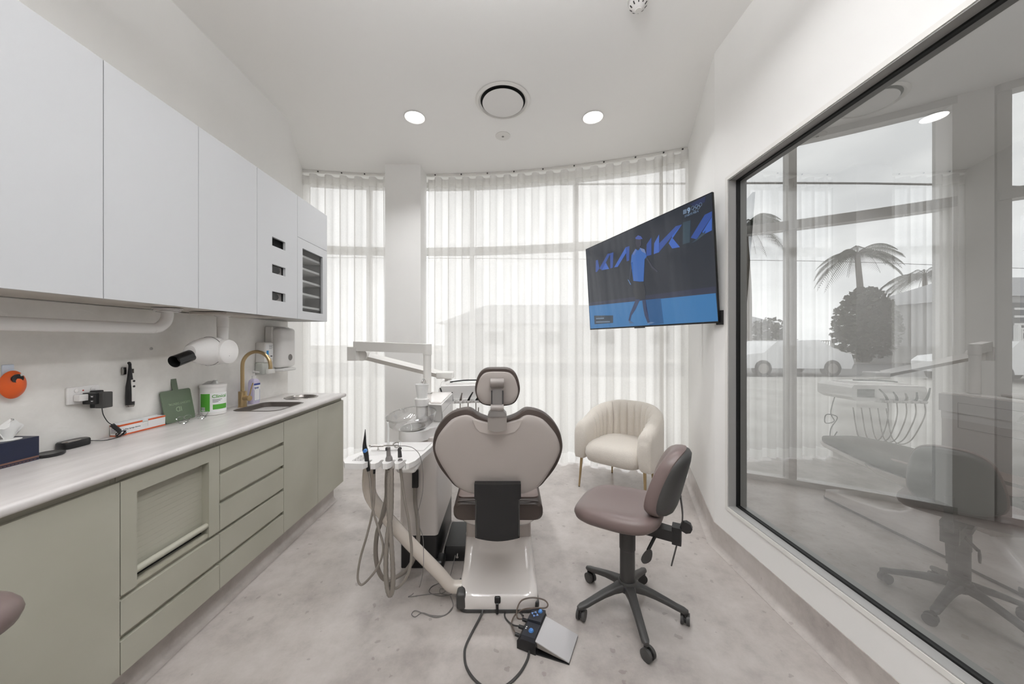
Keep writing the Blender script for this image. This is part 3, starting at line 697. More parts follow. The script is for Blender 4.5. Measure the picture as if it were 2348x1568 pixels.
bm = B(); cyl(bm, p1, p1 - d_ * .05, .028, n=32, caps=False); cyl(bm, p1, p1 + d_ * .0005, .031, .028, n=32, caps=False)
obj('cone_bore', bm, M_hollow, hd)
obj('cone_window', cyl(B(), p1 - d_ * .050, p1 - d_ * .052, .027, n=24), M_grey, hd)
tag(obj('wall_button', lathe(B(), (XL + .008, 1.812, 1.309), [(.007, 0), (.007, .004), (.005, .006), (0, .0065)], n=16, axis='X', cap=False), M_alu), 'tiny grey screw cap on the splashback under the arm', 'screw cap')

# ------------------------------------------------------------------ dispensers on the splashback
XS = XL + .0082
td = thing('towel_dispenser', 'tall white paper towel dispenser at the splashback end', 'dispenser', (XS, 2.77, 1.13))
obj('back_shell', rbox(XS, -1.80, 2.665, 2.885, 1.130, 1.462, .012), M_white, td)
obj('front_cover', rbox(-1.815, -1.745, 2.672, 2.880, 1.135, 1.452, .028), M_white, td)
obj('sight_window', lathe(B(), (-1.7455, 2.800, 1.215), [(.0, .001), (.021, .001), (.024, .0025), (.026, .001)], n=28, axis='X', cap=False), M_grey, td)
obj('paper_towel', rbox(-1.845, -1.73, 2.69, 2.86, 1.108, 1.131, .010, 3), M_paper, td)
sd = thing('soap_dispenser', 'white wall soap dispenser with blue label left of towel dispenser', 'dispenser', (XS, 2.61, 1.10))
obj('refill_bottle', rbox(XS, -1.788, 2.565, 2.662, 1.185, 1.338, .010), M_whitem, sd)
obj('housing', rbox(XS, -1.80, 2.560, 2.665, 1.095, 1.187, .010), mat('pale_grey_plastic', (190, 192, 186), .4), sd)
obj('push_bar', rbox(-1.80, -1.775, 2.585, 2.665, 1.098, 1.135, .006), M_whitem, sd)
lb_ = obj('label', Bx(-1.7882, -1.7874, 2.578, 2.655, 1.215, 1.325), M_labelw, sd)
obj('label_print', Bx(-1.7876, -1.7868, 2.582, 2.605, 1.235, 1.275), M_sky, lb_)
for k, z in enumerate((1.312, 1.304, 1.296, 1.288)): obj('label_print', Bx(-1.7876, -1.7868, 2.61, 2.650 - .006 * (k % 2), z, z + .002), M_ink, lb_)
obj('label_print', Bx(-1.7876, -1.7868, 2.625, 2.645, 1.228, 1.236), M_ink, lb_)

# ------------------------------------------------------------------ things on the worktop
# hand wash bottle
bx_, by_ = -1.800, 2.470
hb = thing('soap_bottle', 'clear lilac pump bottle of hand wash behind the tap', 'bottle', (bx_, by_, ZC))
Rr = lambda s, z, r=.012: [Vector((*p, z)) for p in rrect(.022 * s, .036 * s, r * s, 4, bx_, by_)]
obj('bottle_body', loft(B(), [Rr(.9, ZC + .0005), Rr(1, ZC + .006), Rr(1, ZC + .15), Rr(.85, ZC + .168), Rr(.45, ZC + .178)]), M_lilac, hb)
obj('pump', cyl(cyl(cyl(B(), (bx_, by_, ZC + .178), (bx_, by_, ZC + .20), .013), (bx_, by_, ZC + .2), (bx_, by_, ZC + .222), .005), (bx_ - .006, by_, ZC + .226), (bx_ + .034, by_ + .004, ZC + .224), .008, .004), M_white, hb)
hl = obj('label', Bx(bx_ + .0220, bx_ + .0226, by_ - .031, by_ + .031, ZC + .02, ZC + .145), M_labelw, hb)
obj('label_print', Bx(bx_ + .0227, bx_ + .0230, by_ - .031, by_ + .031, ZC + .132, ZC + .145), M_blue, hl)
text_mesh('lpsan', .021, basis((bx_ + .0228, by_ - .026, ZC + .108), (0, 1, 0), (0, 0, 1)), M_blue, hl, bold=.0005)
obj('label_print', holed_panel(by_ - .028, by_ + .028, ZC + .022, ZC + .10, [(by_ - .026, by_ + .026, ZC + .024, ZC + .0999)], pf, bx_ + .0227, bx_ + .0230), M_blue, hl, smooth=False)
# wipes tub
wx, wy, wr = -1.795, 2.120, .064
wt = thing('wipes_tub', 'white tub of disinfectant wipes with green label and open lid', 'tub', (wx, wy, ZC))
obj('tub_body', lathe(B(), (wx, wy, ZC), [(0, .0005), (wr - .004, .0005), (wr, .004), (wr, .168), (0, .168)], n=40, cap=False), M_white, wt)
lid = obj('lid', lathe(B(), (wx, wy, ZC), [(wr + .002, .166), (wr + .003, .170), (wr + .003, .182), (wr - .006, .186), (0, .187)], n=40, cap=False), M_white, wt)
obj('lid_flap', Bx(-.03, .03, -.0015, .0015, 0, .045, M=Matrix.Translation((wx - .012, wy - .03, ZC + .187)) @ Matrix.Rotation(math.radians(80), 4, 'Z') @ Matrix.Rotation(math.radians(62), 4, 'X')), M_clear, lid)
obj('wipe', dome(B(), [(math.cos(a) * .02, math.sin(a) * .014) for a in [2 * PI * k / 10 for k in range(10)]], (0, 0), lambda u, v, d: Vector((wx + u + .01, wy + v, ZC + .187 + d)), [(1, 0), (.7, .012), (.5, .02), (.3, .024)]), M_paper, lid)
def cyl_patch(a0, a1, z0, z1, r, n=12):
    bm = B(); A = [bm.verts.new((wx + r * math.cos(a0 + (a1 - a0) * k / n), wy + r * math.sin(a0 + (a1 - a0) * k / n), z0)) for k in range(n + 1)]
    C = [bm.verts.new((wx + r * math.cos(a0 + (a1 - a0) * k / n), wy + r * math.sin(a0 + (a1 - a0) * k / n), z1)) for k in range(n + 1)]
    for k in range(n): bm.faces.new((A[k], A[k + 1], C[k + 1], C[k]))
    return bm
D = math.radians
tl = obj('label', cyl_patch(D(-122), D(28), ZC + .02, ZC + .135, wr + .0004, 20), M_labelw, wt)
obj('label_green_panel', cyl_patch(D(-114), D(-64), ZC + .026, ZC + .132, wr + .0008), M_labelg, tl)
obj('label_green_band', cyl_patch(D(-52), D(20), ZC + .036, ZC + .066, wr + .0008), M_labelg, tl)
obj('label_barcode', cyl_patch(D(-108), D(-86), ZC + .030, ZC + .052, wr + .0011), M_labelw, tl)
for k in range(7): obj('barcode_bar', cyl_patch(D(-107 + k * 3), D(-105.6 + k * 3), ZC + .034, ZC + .051, wr + .0014, 1), M_ink, tl)
def wrap_text(s, size, a0, z, m, parent):
    o = text_mesh(s, size, Matrix.Identity(4), m, None, name='label_lettering', ext=0, bold=.0004)
    for v in o.data.vertices:
        a = a0 + v.co.x / wr; zz = v.co.y
        v.co = Vector((wx + (wr + .0012) * math.cos(a), wy + (wr + .0012) * math.sin(a), z + zz))
    o.parent = parent; o.data.transform(WORLDM[parent.name].inverted()); return o
wrap_text('Clinical', .027, D(-56), ZC + .106, M_labelg, tl)
for k in range(3): obj('label_line', cyl_patch(D(-53), D(-10 - 9 * k), ZC + .094 - .007 * k, ZC + .0965 - .007 * k, wr + .0009, 6), M_ink, tl)
# green hand mirror leaning on the splashback
gm = thing('paddle_mirror', 'green paddle shaped hand mirror standing upside down against the splashback', 'hand mirror', (-1.83, 1.93, ZC))
TL = Matrix.Translation((-1.822, 1.935, ZC + .001)) @ Matrix.Rotation(math.radians(-11), 4, 'Y')
pd = rrect(.088, .088, .012, 3, 0, .088)
hn = [(.016, .17), (.016, .262)] + [(.016 * math.cos(a), .262 + .016 * math.sin(a)) for a in [PI * k / 6 for k in range(1, 6)]] + [(-.016, .262), (-.016, .17)]
bm = B(); prism(bm, pd, lambda u, v, d: TL @ Vector((d, u, v)), 0, .006); prism(bm, hn, lambda u, v, d: TL @ Vector((d, u, v)), .0004, .0056)
obj('paddle', bm, M_green, gm, bev=.001)
Mt = TL @ basis((.0064, .072, .104), (0, -1, 0), (0, 0, -1))
text_mesh('LUCENT DENTAL', .0165, Mt, M_greenl, gm)
text_mesh('ID', .038, TL @ basis((.0064, .016, .080), (0, -1, 0), (0, 0, -1)), M_greenl, gm)
# narrow carton
sb = thing('sleeve_box', 'long narrow white carton with orange edges on the worktop', 'box', (-1.835, 1.727, ZC))
b0, b1, y0, y1, h_ = XL + .014, -1.812, 1.618, 1.838, .054
bm = B(); box(bm, b0, b1, y0, y1, ZC + .0006, ZC + .003); box(bm, b0, b0 + .0012, y0, y1, ZC + .003, ZC + h_ + .004)
box(bm, b0, b1, y0, y0 + .0012, ZC + .003, ZC + h_); box(bm, b0, b1, y1 - .0012, y1, ZC + .003, ZC + h_)
n0, n1 = 1.722, 1.750
box(bm, b1 - .0012, b1, y0, n0, ZC + .003, ZC + h_); box(bm, b1 - .0012, b1, n1, y1, ZC + .003, ZC + h_); box(bm, b1 - .0012, b1, n0, n1, ZC + .003, ZC + .018)
obj('carton', bm, M_labelw, sb)
obj('sleeves', rbox(b0 + .002, b1 - .002, y0 + .003, y1 - .003, ZC + .003, ZC + .040, .004, 1), M_paper, sb)
for a in ((b1, b1 + .0005, y0, n0, h_ - .0085, h_), (b1, b1 + .0005, n1, y1, h_ - .0085, h_), (b1, b1 + .0005, y0, y1, .001, .0075), (b0, b1, y0 - .0005, y0, h_ - .0085, h_), (b0, b1, y0 - .0005, y0, .001, .0055)):
    obj('orange_stripe', Bx(a[0], a[1], a[2], a[3], ZC + a[4], ZC + a[5]), M_oprint, sb)
text_mesh('3-Way Syringe Sleeves', .0085, basis((b1 + .0004, 1.635, ZC + .026), (0, 1, 0), (0, 0, 1)), M_ink, sb)
for k in range(4): obj('printed_line', Bx(b0 + .006, b1 - .012 - .004 * (k % 2), y0 - .0006, y0, ZC + .016 + .0065 * k, ZC + .018 + .0065 * k), M_ink, sb)
# clear cheek retractors
for k, (yy, lb) in enumerate(((1.895, 'clear plastic cheek retractor nearer the carton'), (2.005, 'clear plastic cheek retractor nearer the wipes tub'))):
    cr_ = thing('cheek_retractor', lb, 'cheek retractor', (-1.76, yy, ZC), 0, 'clear plastic cheek retractors')
    for s in (-1, 1):
        c = Vector((-1.765, yy + s * .022, ZC + .020))
        rg = [c + Vector((.006 * math.sin(a * 2), .018 * math.cos(a), .0175 * math.sin(a))) for a in [2 * PI * q / 12 for q in range(12)]]
        obj('loop', tube(B(), rg, .0022, n=6, sub=2, closed=True), M_clear, cr_)
    obj('bridge', tube(B(), [(-1.765, yy - .022, ZC + .010), (-1.742, yy, ZC + .006), (-1.765, yy + .022, ZC + .010)], .0022, n=6), M_clear, cr_)
    obj('handle', tube(B(), [(-1.745, yy - .005, ZC + .004), (-1.722, yy - .045, ZC + .004), (-1.712, yy - .058, ZC + .010)], .003, n=6), M_clear, cr_)
# tissue box
tb = thing('tissue_box', 'navy tissue box with bronze stripe on the worktop', 'tissue box', (-1.82, 1.20, ZC))
obj('carton', Bx(-1.862, -1.773, 1.08, 1.311, ZC + .0006, ZC + .089), M_navy, tb, bev=.001)
obj('stripe', Bx(-1.7730, -1.7725, 1.0805, 1.3105, ZC + .010, ZC + .0165), M_bronze, tb); obj('slot', lathe(B(), (-1.818, 1.262, ZC + .0885), [(.0, .001), (.03, .001), (.03, .0005)], n=24, cap=False), M_paper, tb)
for k in range(22): obj('print_mark', Bx(-1.7730, -1.7726, 1.09 + k * .0098, 1.097 + k * .0098, ZC + .0035, ZC + .0055), M_bronze, tb)
bm = B(); ring = []
for j, (s, z) in enumerate(((.4, 0), (.55, .012), (.9, .030), (1.1, .046), (.55, .062), (.1, .072))):
    ring.append([Vector((-1.822 + .010 * s * math.cos(a) + .004 * math.sin(3 * a + j), 1.262 + .030 * s * math.sin(a) + (.012 * j / 5), ZC + .088 + z + .004 * math.sin(5 * a + j))) for a in [2 * PI * q / 16 for q in range(16)]])
obj('tissue', loft(bm, ring), M_paper, tb)
tag(obj('coaster', lathe(B(), (-1.79, 1.352, ZC), [(0, .0006), (.038, .0006), (.042, .004), (.042, .010), (.038, .012), (.034, .0105), (0, .0105)], n=30, cap=False), M_black), 'thin black disc lying beside the navy tissue box', 'tray')
# double socket, plug pack, cord, charger
so = thing('power_socket', 'white double power socket with red dot on the splashback', 'power socket', (XS, 1.515, 1.115))
obj('plate', rbox(XS, XS + .012, 1.457, 1.574, 1.077, 1.151, .004), M_white, so)
for y in (1.487, 1.545): obj('rocker_switch', lathe(B(), (XS + .012, y, 1.135), [(.0085, 0), (.0085, .0025), (.006, .004), (0, .004)], n=20, axis='X', cap=False), M_white, so)
obj('indicator', Bx(XS + .012, XS + .0130, 1.508, 1.513, 1.131, 1.136), M_red, so)
obj('plug_head', rbox(XS + .0125, XS + .040, 1.475, 1.512, 1.090, 1.118, .003), M_white, so)
pp = thing('plug_pack', 'black plug pack in the double power socket', 'power adapter', (XS + .02, 1.535, 1.06))
obj('body', rbox(XS + .013, XS + .070, 1.506, 1.556, 1.072, 1.122, .003), M_black, pp)
obj('prong_block', rbox(XS + .012, XS + .04, 1.533, 1.566, 1.050, 1.128, .004), M_black, pp)
obj('front_block', rbox(XS + .050, XS + .088, 1.520, 1.560, 1.052, 1.122, .004), M_dgrey, pp)
for z in (1.104, 1.084): text_mesh('bd', .009, basis((XS + .052, 1.5055, z), (1, 0, 0), (0, 0, 1)), M_labelw, pp)
cord = thing('power_cable', 'black cord with ferrite lump hanging from the plug pack', 'cord', (-1.80, 1.60, ZC))
pA = [Vector((XS + .060, 1.540, 1.052)), Vector((XS + .060, 1.545, 1.02)), Vector((XS + .062, 1.560, .985)), Vector((XS + .060, 1.580, .965))]
obj('lead', tube(B(), pA, .0018, n=6), M_black, cord)
obj('ferrite', cyl(B(), pA[-1], pA[-1] + Vector((.006, .024, -.034)), .0088, n=14), M_black, cord)
pc = pA[-1] + Vector((.008, .030, -.046))
coil = [pc + Vector((.006 * math.sin(1.7 * a) - .001, .017 * math.cos(a) + .004 * math.sin(2.3 * a), -.002 + .011 * math.sin(a + .5))) for a in [.45 * k for k in range(90)]]
for v in coil: v.z = max(v.z, ZC + .003); 
obj('coil', tube(B(), coil, .0017, n=5, sub=1), M_black, cord)
obj('lead', tube(B(), [pc + Vector((.0, -.004, -.014)), Vector((-1.795, 1.575, ZC + .0025)), Vector((-1.800, 1.545, ZC + .004)), Vector((-1.818, 1.522, ZC + .010)), Vector((-1.824, 1.508, ZC + .014))], .0018, n=6), M_black, cord)
ch = thing('charging_dock', 'black rounded charging base on the worktop beside its cord', 'charger', (-1.822, 1.46, ZC))
pol = catmull2([(-.034, -.040), (.012, -.046), (.022, -.02), (.020, .025), (.008, .045), (-.03, .045)], 4)
obj('body', dome(B(), pol, (0, 0), lambda u, v, d: Vector((-1.826 + u, 1.466 + v, ZC + d)), [(.96, .0006), (1, .004), (1, .024), (.94, .029), (.6, .031), (.1, .031)]), M_black, ch)
obj('metal_inlay', dome(B(), catmull2([(-.004, -.045), (.018, -.042), (.020, -.01), (.014, .01), (0, -.01)], 3), (.01, -.02), lambda u, v, d: Vector((-1.826 + u, 1.466 + v, ZC + .029 + d)), [(1, 0), (.9, .003), (.3, .004)]), M_steel, ch)
# curing light in its hook
cl = thing('curing_light', 'black and white cordless curing light hanging on the splashback', 'dental tool', (XS + .02, 1.69, 1.04))
c0 = Vector((XS + .022, 1.690, 1.035))
obj('body', lathe(B(), c0, [(0, 0), (.015, 0), (.0165, .006), (.0165, .05), (.0155, .09), (.011, .125), (.0085, .150), (.006, .185), (.0055, .198), (0, .200)], n=20, cap=False), M_black, cl)
obj('end_cap', lathe(B(), c0, [(0, -.008), (.014, -.008), (.0165, .0), (.0165, .002)], n=20, cap=False), M_steel, cl)
obj('light_tip', tube(B(), [c0 + Vector((0, 0, .196)), c0 + Vector((.0, -.002, .206)), c0 + Vector((.006, -.010, .207))], .0062, n=10), M_black, cl)
cp = obj('control_panel', rbox(c0.x + .0095, c0.x + .0185, c0.y - .006, c0.y + .008, c0.z + .018, c0.z + .125, .003), M_whitem, cl)
for z in (.118, .092): obj('button', lathe(B(), (c0.x + .0175, c0.y + .001, c0.z + z), [(.0055, 0), (.005, .003), (0, .003)], n=12, axis='X', cap=False), M_black, cp)
obj('hook', rbox(XS, XS + .010, 1.668, 1.688, 1.185, 1.222, .003), M_steel, cl); obj('hook_arm', rbox(XS + .009, XS + .024, 1.704, 1.708, 1.190, 1.212, .0015), M_steel, cl)
# orange blower on a hook
ob = thing('rubber_shield', 'orange conical rubber piece hanging from a white hook', 'rubber shield', (XS + .02, 1.30, 1.15))
oc = Vector((XS + .018, 1.288, 1.187))
obj('cup', lathe(B(), oc, [(.051, 0), (.0525, .003), (.048, .010), (.034, .022), (.018, .032), (0, .034)], n=40, axis='X', sx=.70, cap=False), M_orange, ob)
obj('back', lathe(B(), oc, [(0, -.001), (.051, 0)], n=40, axis='X', sx=.70, cap=False), M_orange, ob)
obj('grommet', lathe(B(), oc + Vector((.024, -.006, .024)), [(.014, 0), (.016, .004), (.016, .008), (.010, .006), (0, .004)], n=24, axis='X', cap=False), M_black, ob)
obj('hook', rbox(XS, XS + .006, 1.272, 1.304, 1.215, 1.262, .003), mat('blue_white_plastic', (205, 214, 226), .3), ob)
obj('hook_tongue', tube(B(), [(XS + .004, 1.288, 1.225), (XS + .03, 1.290, 1.215), (XS + .052, 1.294, 1.226)], .005, n=8), M_white, ob)

# ------------------------------------------------------------------ television
W_, H_ = 1.45, .83
cT = Vector((1.0964, 2.8692, 1.8759)); yaw, pit, rol = -1.2337, -.0641, .0015
cyw, syw = math.cos(yaw), math.sin(yaw)
uT = Vector((cyw, syw, 0)); nT = Vector((syw, -cyw, 0)); vT = Vector((0, 0, 1)) * math.cos(pit) - nT * math.sin(pit)
u2 = uT * math.cos(rol) + vT * math.sin(rol); v2 = vT * math.cos(rol) - uT * math.sin(rol); n2 = u2.cross(v2).normalized()
MT = basis(cT, u2, v2)
tvf = lambda u, v, d: MT @ Vector((u, v, d))
tv = thing('television', 'large wall mounted television tilted down showing blue tennis court', 'television', cT)
WORLDM[tv.name] = Matrix.Translation(cT)
M_screen = mat('screen_glass', (7, 9, 13), .09, spec=.8, coat=.25, emit=(30, 38, 52), es=.6)
obj('chassis', prism(B(), rrect(W_ / 2, H_ / 2, .004, 2), tvf, -.012, -.001), M_black, tv, smooth=False)
obj('rear_cover', prism(B(), rrect(W_ / 2 - .12, H_ / 2 - .13, .02, 3, 0, -.06), tvf, -.045, -.012), M_dgrey, tv)
obj('bezel', holed_panel(-W_ / 2, W_ / 2, -H_ / 2, H_ / 2, [(-W_ / 2 + .004, W_ / 2 - .004, -H_ / 2 + .012, H_ / 2 - .004)], tvf, -.002, .002), M_bgloss, tv, smooth=False)
scr = obj('screen', prism(B(), [(-W_ / 2 + .003, -H_ / 2 + .011), (W_ / 2 - .003, -H_ / 2 + .011), (W_ / 2 - .003, H_ / 2 - .003), (-W_ / 2 + .003, H_ / 2 - .003)], tvf, -.001, .0005), M_screen, tv, smooth=False)
obj('logo_lug', prism(B(), [(-.06, -H_ / 2 - .008), (.06, -H_ / 2 - .008), (.06, -H_ / 2), (-.06, -H_ / 2)], tvf, -.006, .001), M_dgrey, tv, smooth=False)
obj('foot_corner', prism(B(), [(W_ / 2 - .03, -H_ / 2 - .012), (W_ / 2 + .012, -H_ / 2 - .012), (W_ / 2 + .012, -H_ / 2 + .08), (W_ / 2 - .03, -H_ / 2 + .08)], tvf, -.05, -.012), M_black, tv, smooth=False)
obj('bracket_arm', tube(B(), [tvf(.1, 0, -.04), Vector((1.44, 2.72, 1.87)), Vector((1.575, 2.78, 1.87))], .016, n=8, sub=1), M_dgrey, tv)
def onTV(cx_, cy_):              # screen coordinates of a pixel of the photograph
    o = Vector((0, 0, EYE)); d = Vector(((cx_ - CX) / FPX, 1, -(cy_ - CY) / FPX)); n = n2
    tt = (cT - o).dot(n) / d.dot(n); q = MT.inverted() @ (o + d * tt); return (q.x, q.y)
def crop6(a, b_): return onTV(1320 + a / 4.3556, 420 + b_ / 4.3556)
def gfx(name, pts, col, es=.5, lvl=1, raw=False):
    m = MATS.get('scr_%d_%d_%d' % col) or mat('scr_%d_%d_%d' % col, (6, 7, 9), .09, spec=.8, coat=.25, emit=col, es=es)
    q = pts if raw else [crop6(*p) for p in pts]; z = .0005 + .0004 * lvl
    lim = lambda p: (max(-W_ / 2 + .004, min(W_ / 2 - .004, p[0])), max(-H_ / 2 + .012, min(H_ / 2 - .004, p[1])))
    bm = B(); vs = [bm.verts.new(tvf(*lim(p), z)) for p in q]; f = bm.faces.new(vs); bmesh.ops.triangulate(bm, faces=[f])
    o = obj(name, bm, m, scr, smooth=False, flip=False)
    # face the room
    me = o.data
    if me.polygons and me.polygons[0].normal.dot(n2) < 0: me.flip_normals()
    return o
ES = .55
gfx('court', [(130, 1226), (1400, 1098), (1430, 1400), (130, 1480)], (52, 128, 190), ES)
gfx('court_edge', [(130, 1195), (1400, 1030), (1400, 1098), (130, 1226)], (46, 52, 78), ES)
gfx('court_shade', [(700, 1165), (850, 1150), (880, 1400), (740, 1420)], (18, 92, 150), ES, 2)
BL = (44, 84, 168); BL2 = (58, 108, 205); TE = (52, 76, 92)
for pts, c in (
    ([(203, 770), (222, 765), (238, 850), (215, 885), (200, 888)], BL), ([(238, 850), (320, 705), (350, 700), (262, 868)], BL), ([(262, 868), (300, 790), (335, 855)], BL2),
    ([(345, 700), (378, 690), (372, 842), (347, 852)], BL), ([(385, 840), (500, 640), (515, 680), (420, 835)], BL2), ([(500, 640), (538, 627), (535, 772), (510, 780)], BL),
    ([(710, 610), (757, 540), (757, 715), (705, 730)], BL), ([(785, 600), (835, 510), (832, 690), (780, 708)], BL2), ([(832, 690), (835, 600), (1000, 430), (1062, 412)], BL),
    ([(965, 520), (1062, 412), (962, 560)], BL2), ([(962, 540), (1042, 638), (965, 652), (930, 600)], BL2), ([(1072, 392), (1148, 370), (1142, 590), (1070, 612)], TE),
    ([(1150, 545), (1290, 315), (1362, 280), (1362, 330), (1210, 560)], BL), ([(1265, 490), (1362, 335), (1362, 470), (1290, 505)], BL2), ([(1155, 600), (1300, 470), (1290, 510), (1200, 580)], TE),
    ([(1135, 215), (1300, 130), (1290, 190), (1200, 230)], (34, 48, 92))):
    gfx('advert_letter', pts, c, ES, 1)
# player
DK = (40, 42, 52)
gfx('player_shirt', [(560, 720), (600, 655), (625, 672), (650, 645), (690, 665), (712, 735), (690, 760), (680, 980), (640, 985), (578, 975), (575, 800), (553, 790)], (52, 112, 196), ES, 3)
gfx('player_shoulder', [(640, 642), (690, 660), (705, 705), (660, 680)], (120, 140, 190), ES, 4)
gfx('player_shoulder', [(568, 705), (598, 656), (612, 668), (585, 720)], (100, 126, 190), ES, 4)
gfx('player_head', [(602, 560), (655, 560), (660, 610), (640, 645), (612, 640), (600, 600)], (62, 62, 78), ES, 3)
gfx('player_cap', [(597, 545), (625, 520), (655, 530), (670, 555), (640, 562), (602, 558)], (72, 96, 178), ES, 4)
gfx('player_shorts', [(580, 975), (680, 980), (702, 1090), (695, 1165), (645, 1160), (600, 1160), (575, 1090)], (44, 48, 58), ES, 3)
gfx('player_leg', [(605, 1155), (645, 1160), (600, 1260), (560, 1320), (545, 1380), (528, 1370), (545, 1300), (570, 1240)], (50, 66, 104), ES, 3)
gfx('player_leg', [(665, 1160), (700, 1160), (705, 1260), (730, 1340), (745, 1395), (722, 1400), (690, 1320), (675, 1240)], (50, 66, 104), ES, 3)
gfx('player_shoe', [(528, 1370), (550, 1375), (585, 1398), (540, 1400)], (80, 110, 150), ES, 4)
gfx('player_shoe', [(720, 1395), (760, 1385), (792, 1390), (760, 1402), (722, 1405)], (110, 140, 180), ES, 4)
gfx('player_arm', [(700, 740), (712, 735), (770, 830), (825, 880), (815, 890), (760, 845)], (66, 68, 84), ES, 3)
gfx('player_arm', [(553, 790), (572, 790), (560, 860), (548, 960), (538, 960), (545, 860)], (60, 66, 86), ES, 3)
gfx('racket', [(520, 960), (532, 965), (556, 1010), (548, 1016)], (90, 130, 180), ES, 3)
sbp = [crop6(185, 1322), crop6(375, 1320), crop6(375, 1395), crop6(190, 1408)]
gfx('scoreboard', sbp, (48, 66, 84), ES, 3, raw=True)
M_scrw = mat('screen_white', (6, 7, 9), .1, emit=(128, 150, 176), es=.8)
def tvtext(s, px_, size, bold=0.0):
    return text_mesh(s, size, MT @ Matrix.Translation((px_[0], px_[1], .0026)), M_scrw, scr, name='screen_text', ext=0, bold=bold)
for a_, b_, y_ in ((205, 285, 1352), (205, 345, 1386)):
    gfx('score_line', [(a_, y_ - 6), (b_, y_ - 10), (b_, y_ + 2), (a_, y_ + 6)], (104, 124, 146), .7, 4)
tvtext('9', crop6(1118, 303), .050, .0022)
for a in range(3):
    for c in range(4):
        q = crop6(1080 + a * 12, 272 + c * 11 - a * 4); gfx('logo_dot', [(q[0] - .0035, q[1] - .0028), (q[0] + .0035, q[1] - .0028), (q[0] + .0035, q[1] + .0028), (q[0] - .0035, q[1] + .0028)], (128, 150, 176), .8, 3, raw=True)
tvtext('STARTS FEB 6', crop6(1092, 342), .0185)
qr = crop6(1210, 237)
for k in range(5):
    cxr = qr[0] + (k - 2) * .0148; cyr = qr[1] + (.004 if k % 2 == 0 else -.007)
    bm = B(); n = 20; A = [bm.verts.new(tvf(cxr + .0125 * math.cos(2 * PI * j / n), cyr + .0125 * math.sin(2 * PI * j / n), .0026)) for j in range(n)]; C = [bm.verts.new(tvf(cxr + 0.0108 * math.cos(2 * PI * j / n), cyr + 0.0108 * math.sin(2 * PI * j / n), .0026)) for j in range(n)]
    for j in range(n): bm.faces.new((A[j], A[(j + 1) % n], C[(j + 1) % n], C[j]))
    obj('ring_emblem', bm, M_scrw, scr, smooth=False, flip=False)

# ------------------------------------------------------------------ dental chair
DX = -.036                        # centre line of the chair
dc = thing('dental_chair', 'dental treatment chair seen from behind with brown upholstery', 'dental chair', (DX, 2.2, 0))
def rl(x0, x1, y0, y1, z, r=.04, n=5): return [Vector((*p, z)) for p in rrect((x1 - x0) / 2, (y1 - y0) / 2, r, n, (x0 + x1) / 2, (y0 + y1) / 2)]
def sym(hw, y0, y1, z, r=.05): return rl(DX - hw, DX + hw, y0, y1, z, r)
obj('base_foot', loft(B(), [sym(.198, 1.712, 2.97, .001), sym(.203, 1.706, 2.975, .004), sym(.203, 1.706, 2.975, .018), sym(.200, 1.710, 2.97, .022)]), M_dgrey, dc)
# hull with a scooped back: grid of cross sections from the foot up to the lifting column
def hull():
    bm = B(); secs = [(.020, 1.708, 2.968, .202, 0), (.075, 1.706, 2.955, .203, 0), (.088, 1.718, 2.90, .199, .004), (.100, 1.75, 2.72, .193, .016), (.125, 1.80, 2.52, .188, .026), (.160, 1.845, 2.42, .186, .026), (.200, 1.885, 2.36, .186, .018), (.250, 1.925, 2.32, .187, .0)]
    rings = []
    for z, y0, y1, hw, sc in secs:
        r = sym(hw, y0, y1, z, .045)
        r2 = []
        for p in r:
            q = p.copy()
            if p.y < y0 + .05:
                t = max(0, 1 - (abs(p.x - DX) / (hw * .82)) ** 2.2); q.y += sc * 1.6 * t
            r2.append(q)
        rings.append(r2)
    # subdivide the front edge so the scoop is smooth
    full = []
    for r in rings:
        o = []
        for i, p in enumerate(r):
            o.append(p); q = r[(i + 1) % len(r)]
            if (p - q).length > .2 and abs(p.y - q.y) < .02 and p.y < 2.2:
                for k in range(1, 10):
                    m_ = p.lerp(q, k / 10); y0 = p.y; idx = rings.index(r); sc = secs[idx][4]; hw = secs[idx][3]
                    m_.y = secs[idx][1] + sc * 1.6 * max(0, 1 - (abs(m_.x - DX) / (hw * .82)) ** 2.2); o.append(m_)
            elif (p - q).length > .2:
                for k in range(1, 10): o.append(p.lerp(q, k / 10))
        full.append(o)
    return loft(bm, full)
obj('base_hull', hull(), M_gloss, dc, ang=60)
obj('corner_cover', rbox(DX - .2065, DX - .160, 1.702, 1.83, .018, .098, .012, 3), M_dgrey, dc)
obj('corner_cover', rbox(DX + .185, DX + .2065, 1.715, 1.83, .018, .05, .008, 3), M_dgrey, dc)
obj('power_inlet', rbox(DX - .016, DX + .014, 1.698, 1.712, .052, .086, .006, 3), M_black, dc)
obj('inlet_strap', rbox(DX - .009, DX + .004, 1.690, 1.700, .006, .060, .003, 1), M_black, dc)
obj('lift_column', loft(B(), [sym(.184, 1.935, 2.31, .235, .02), sym(.182, 1.935, 2.31, .335, .02)]), M_shell, dc, bev=.004)
obj('seat_pan', loft(B(), [sym(.150, 1.92, 2.42, .330, .06), sym(.180, 1.87, 2.50, .345, .07), sym(.205, 1.84, 2.58, .375, .07), sym(.222, 1.825, 2.62, .405, .07), sym(.224, 1.82, 2.63, .42, .07)]), M_gloss, dc)
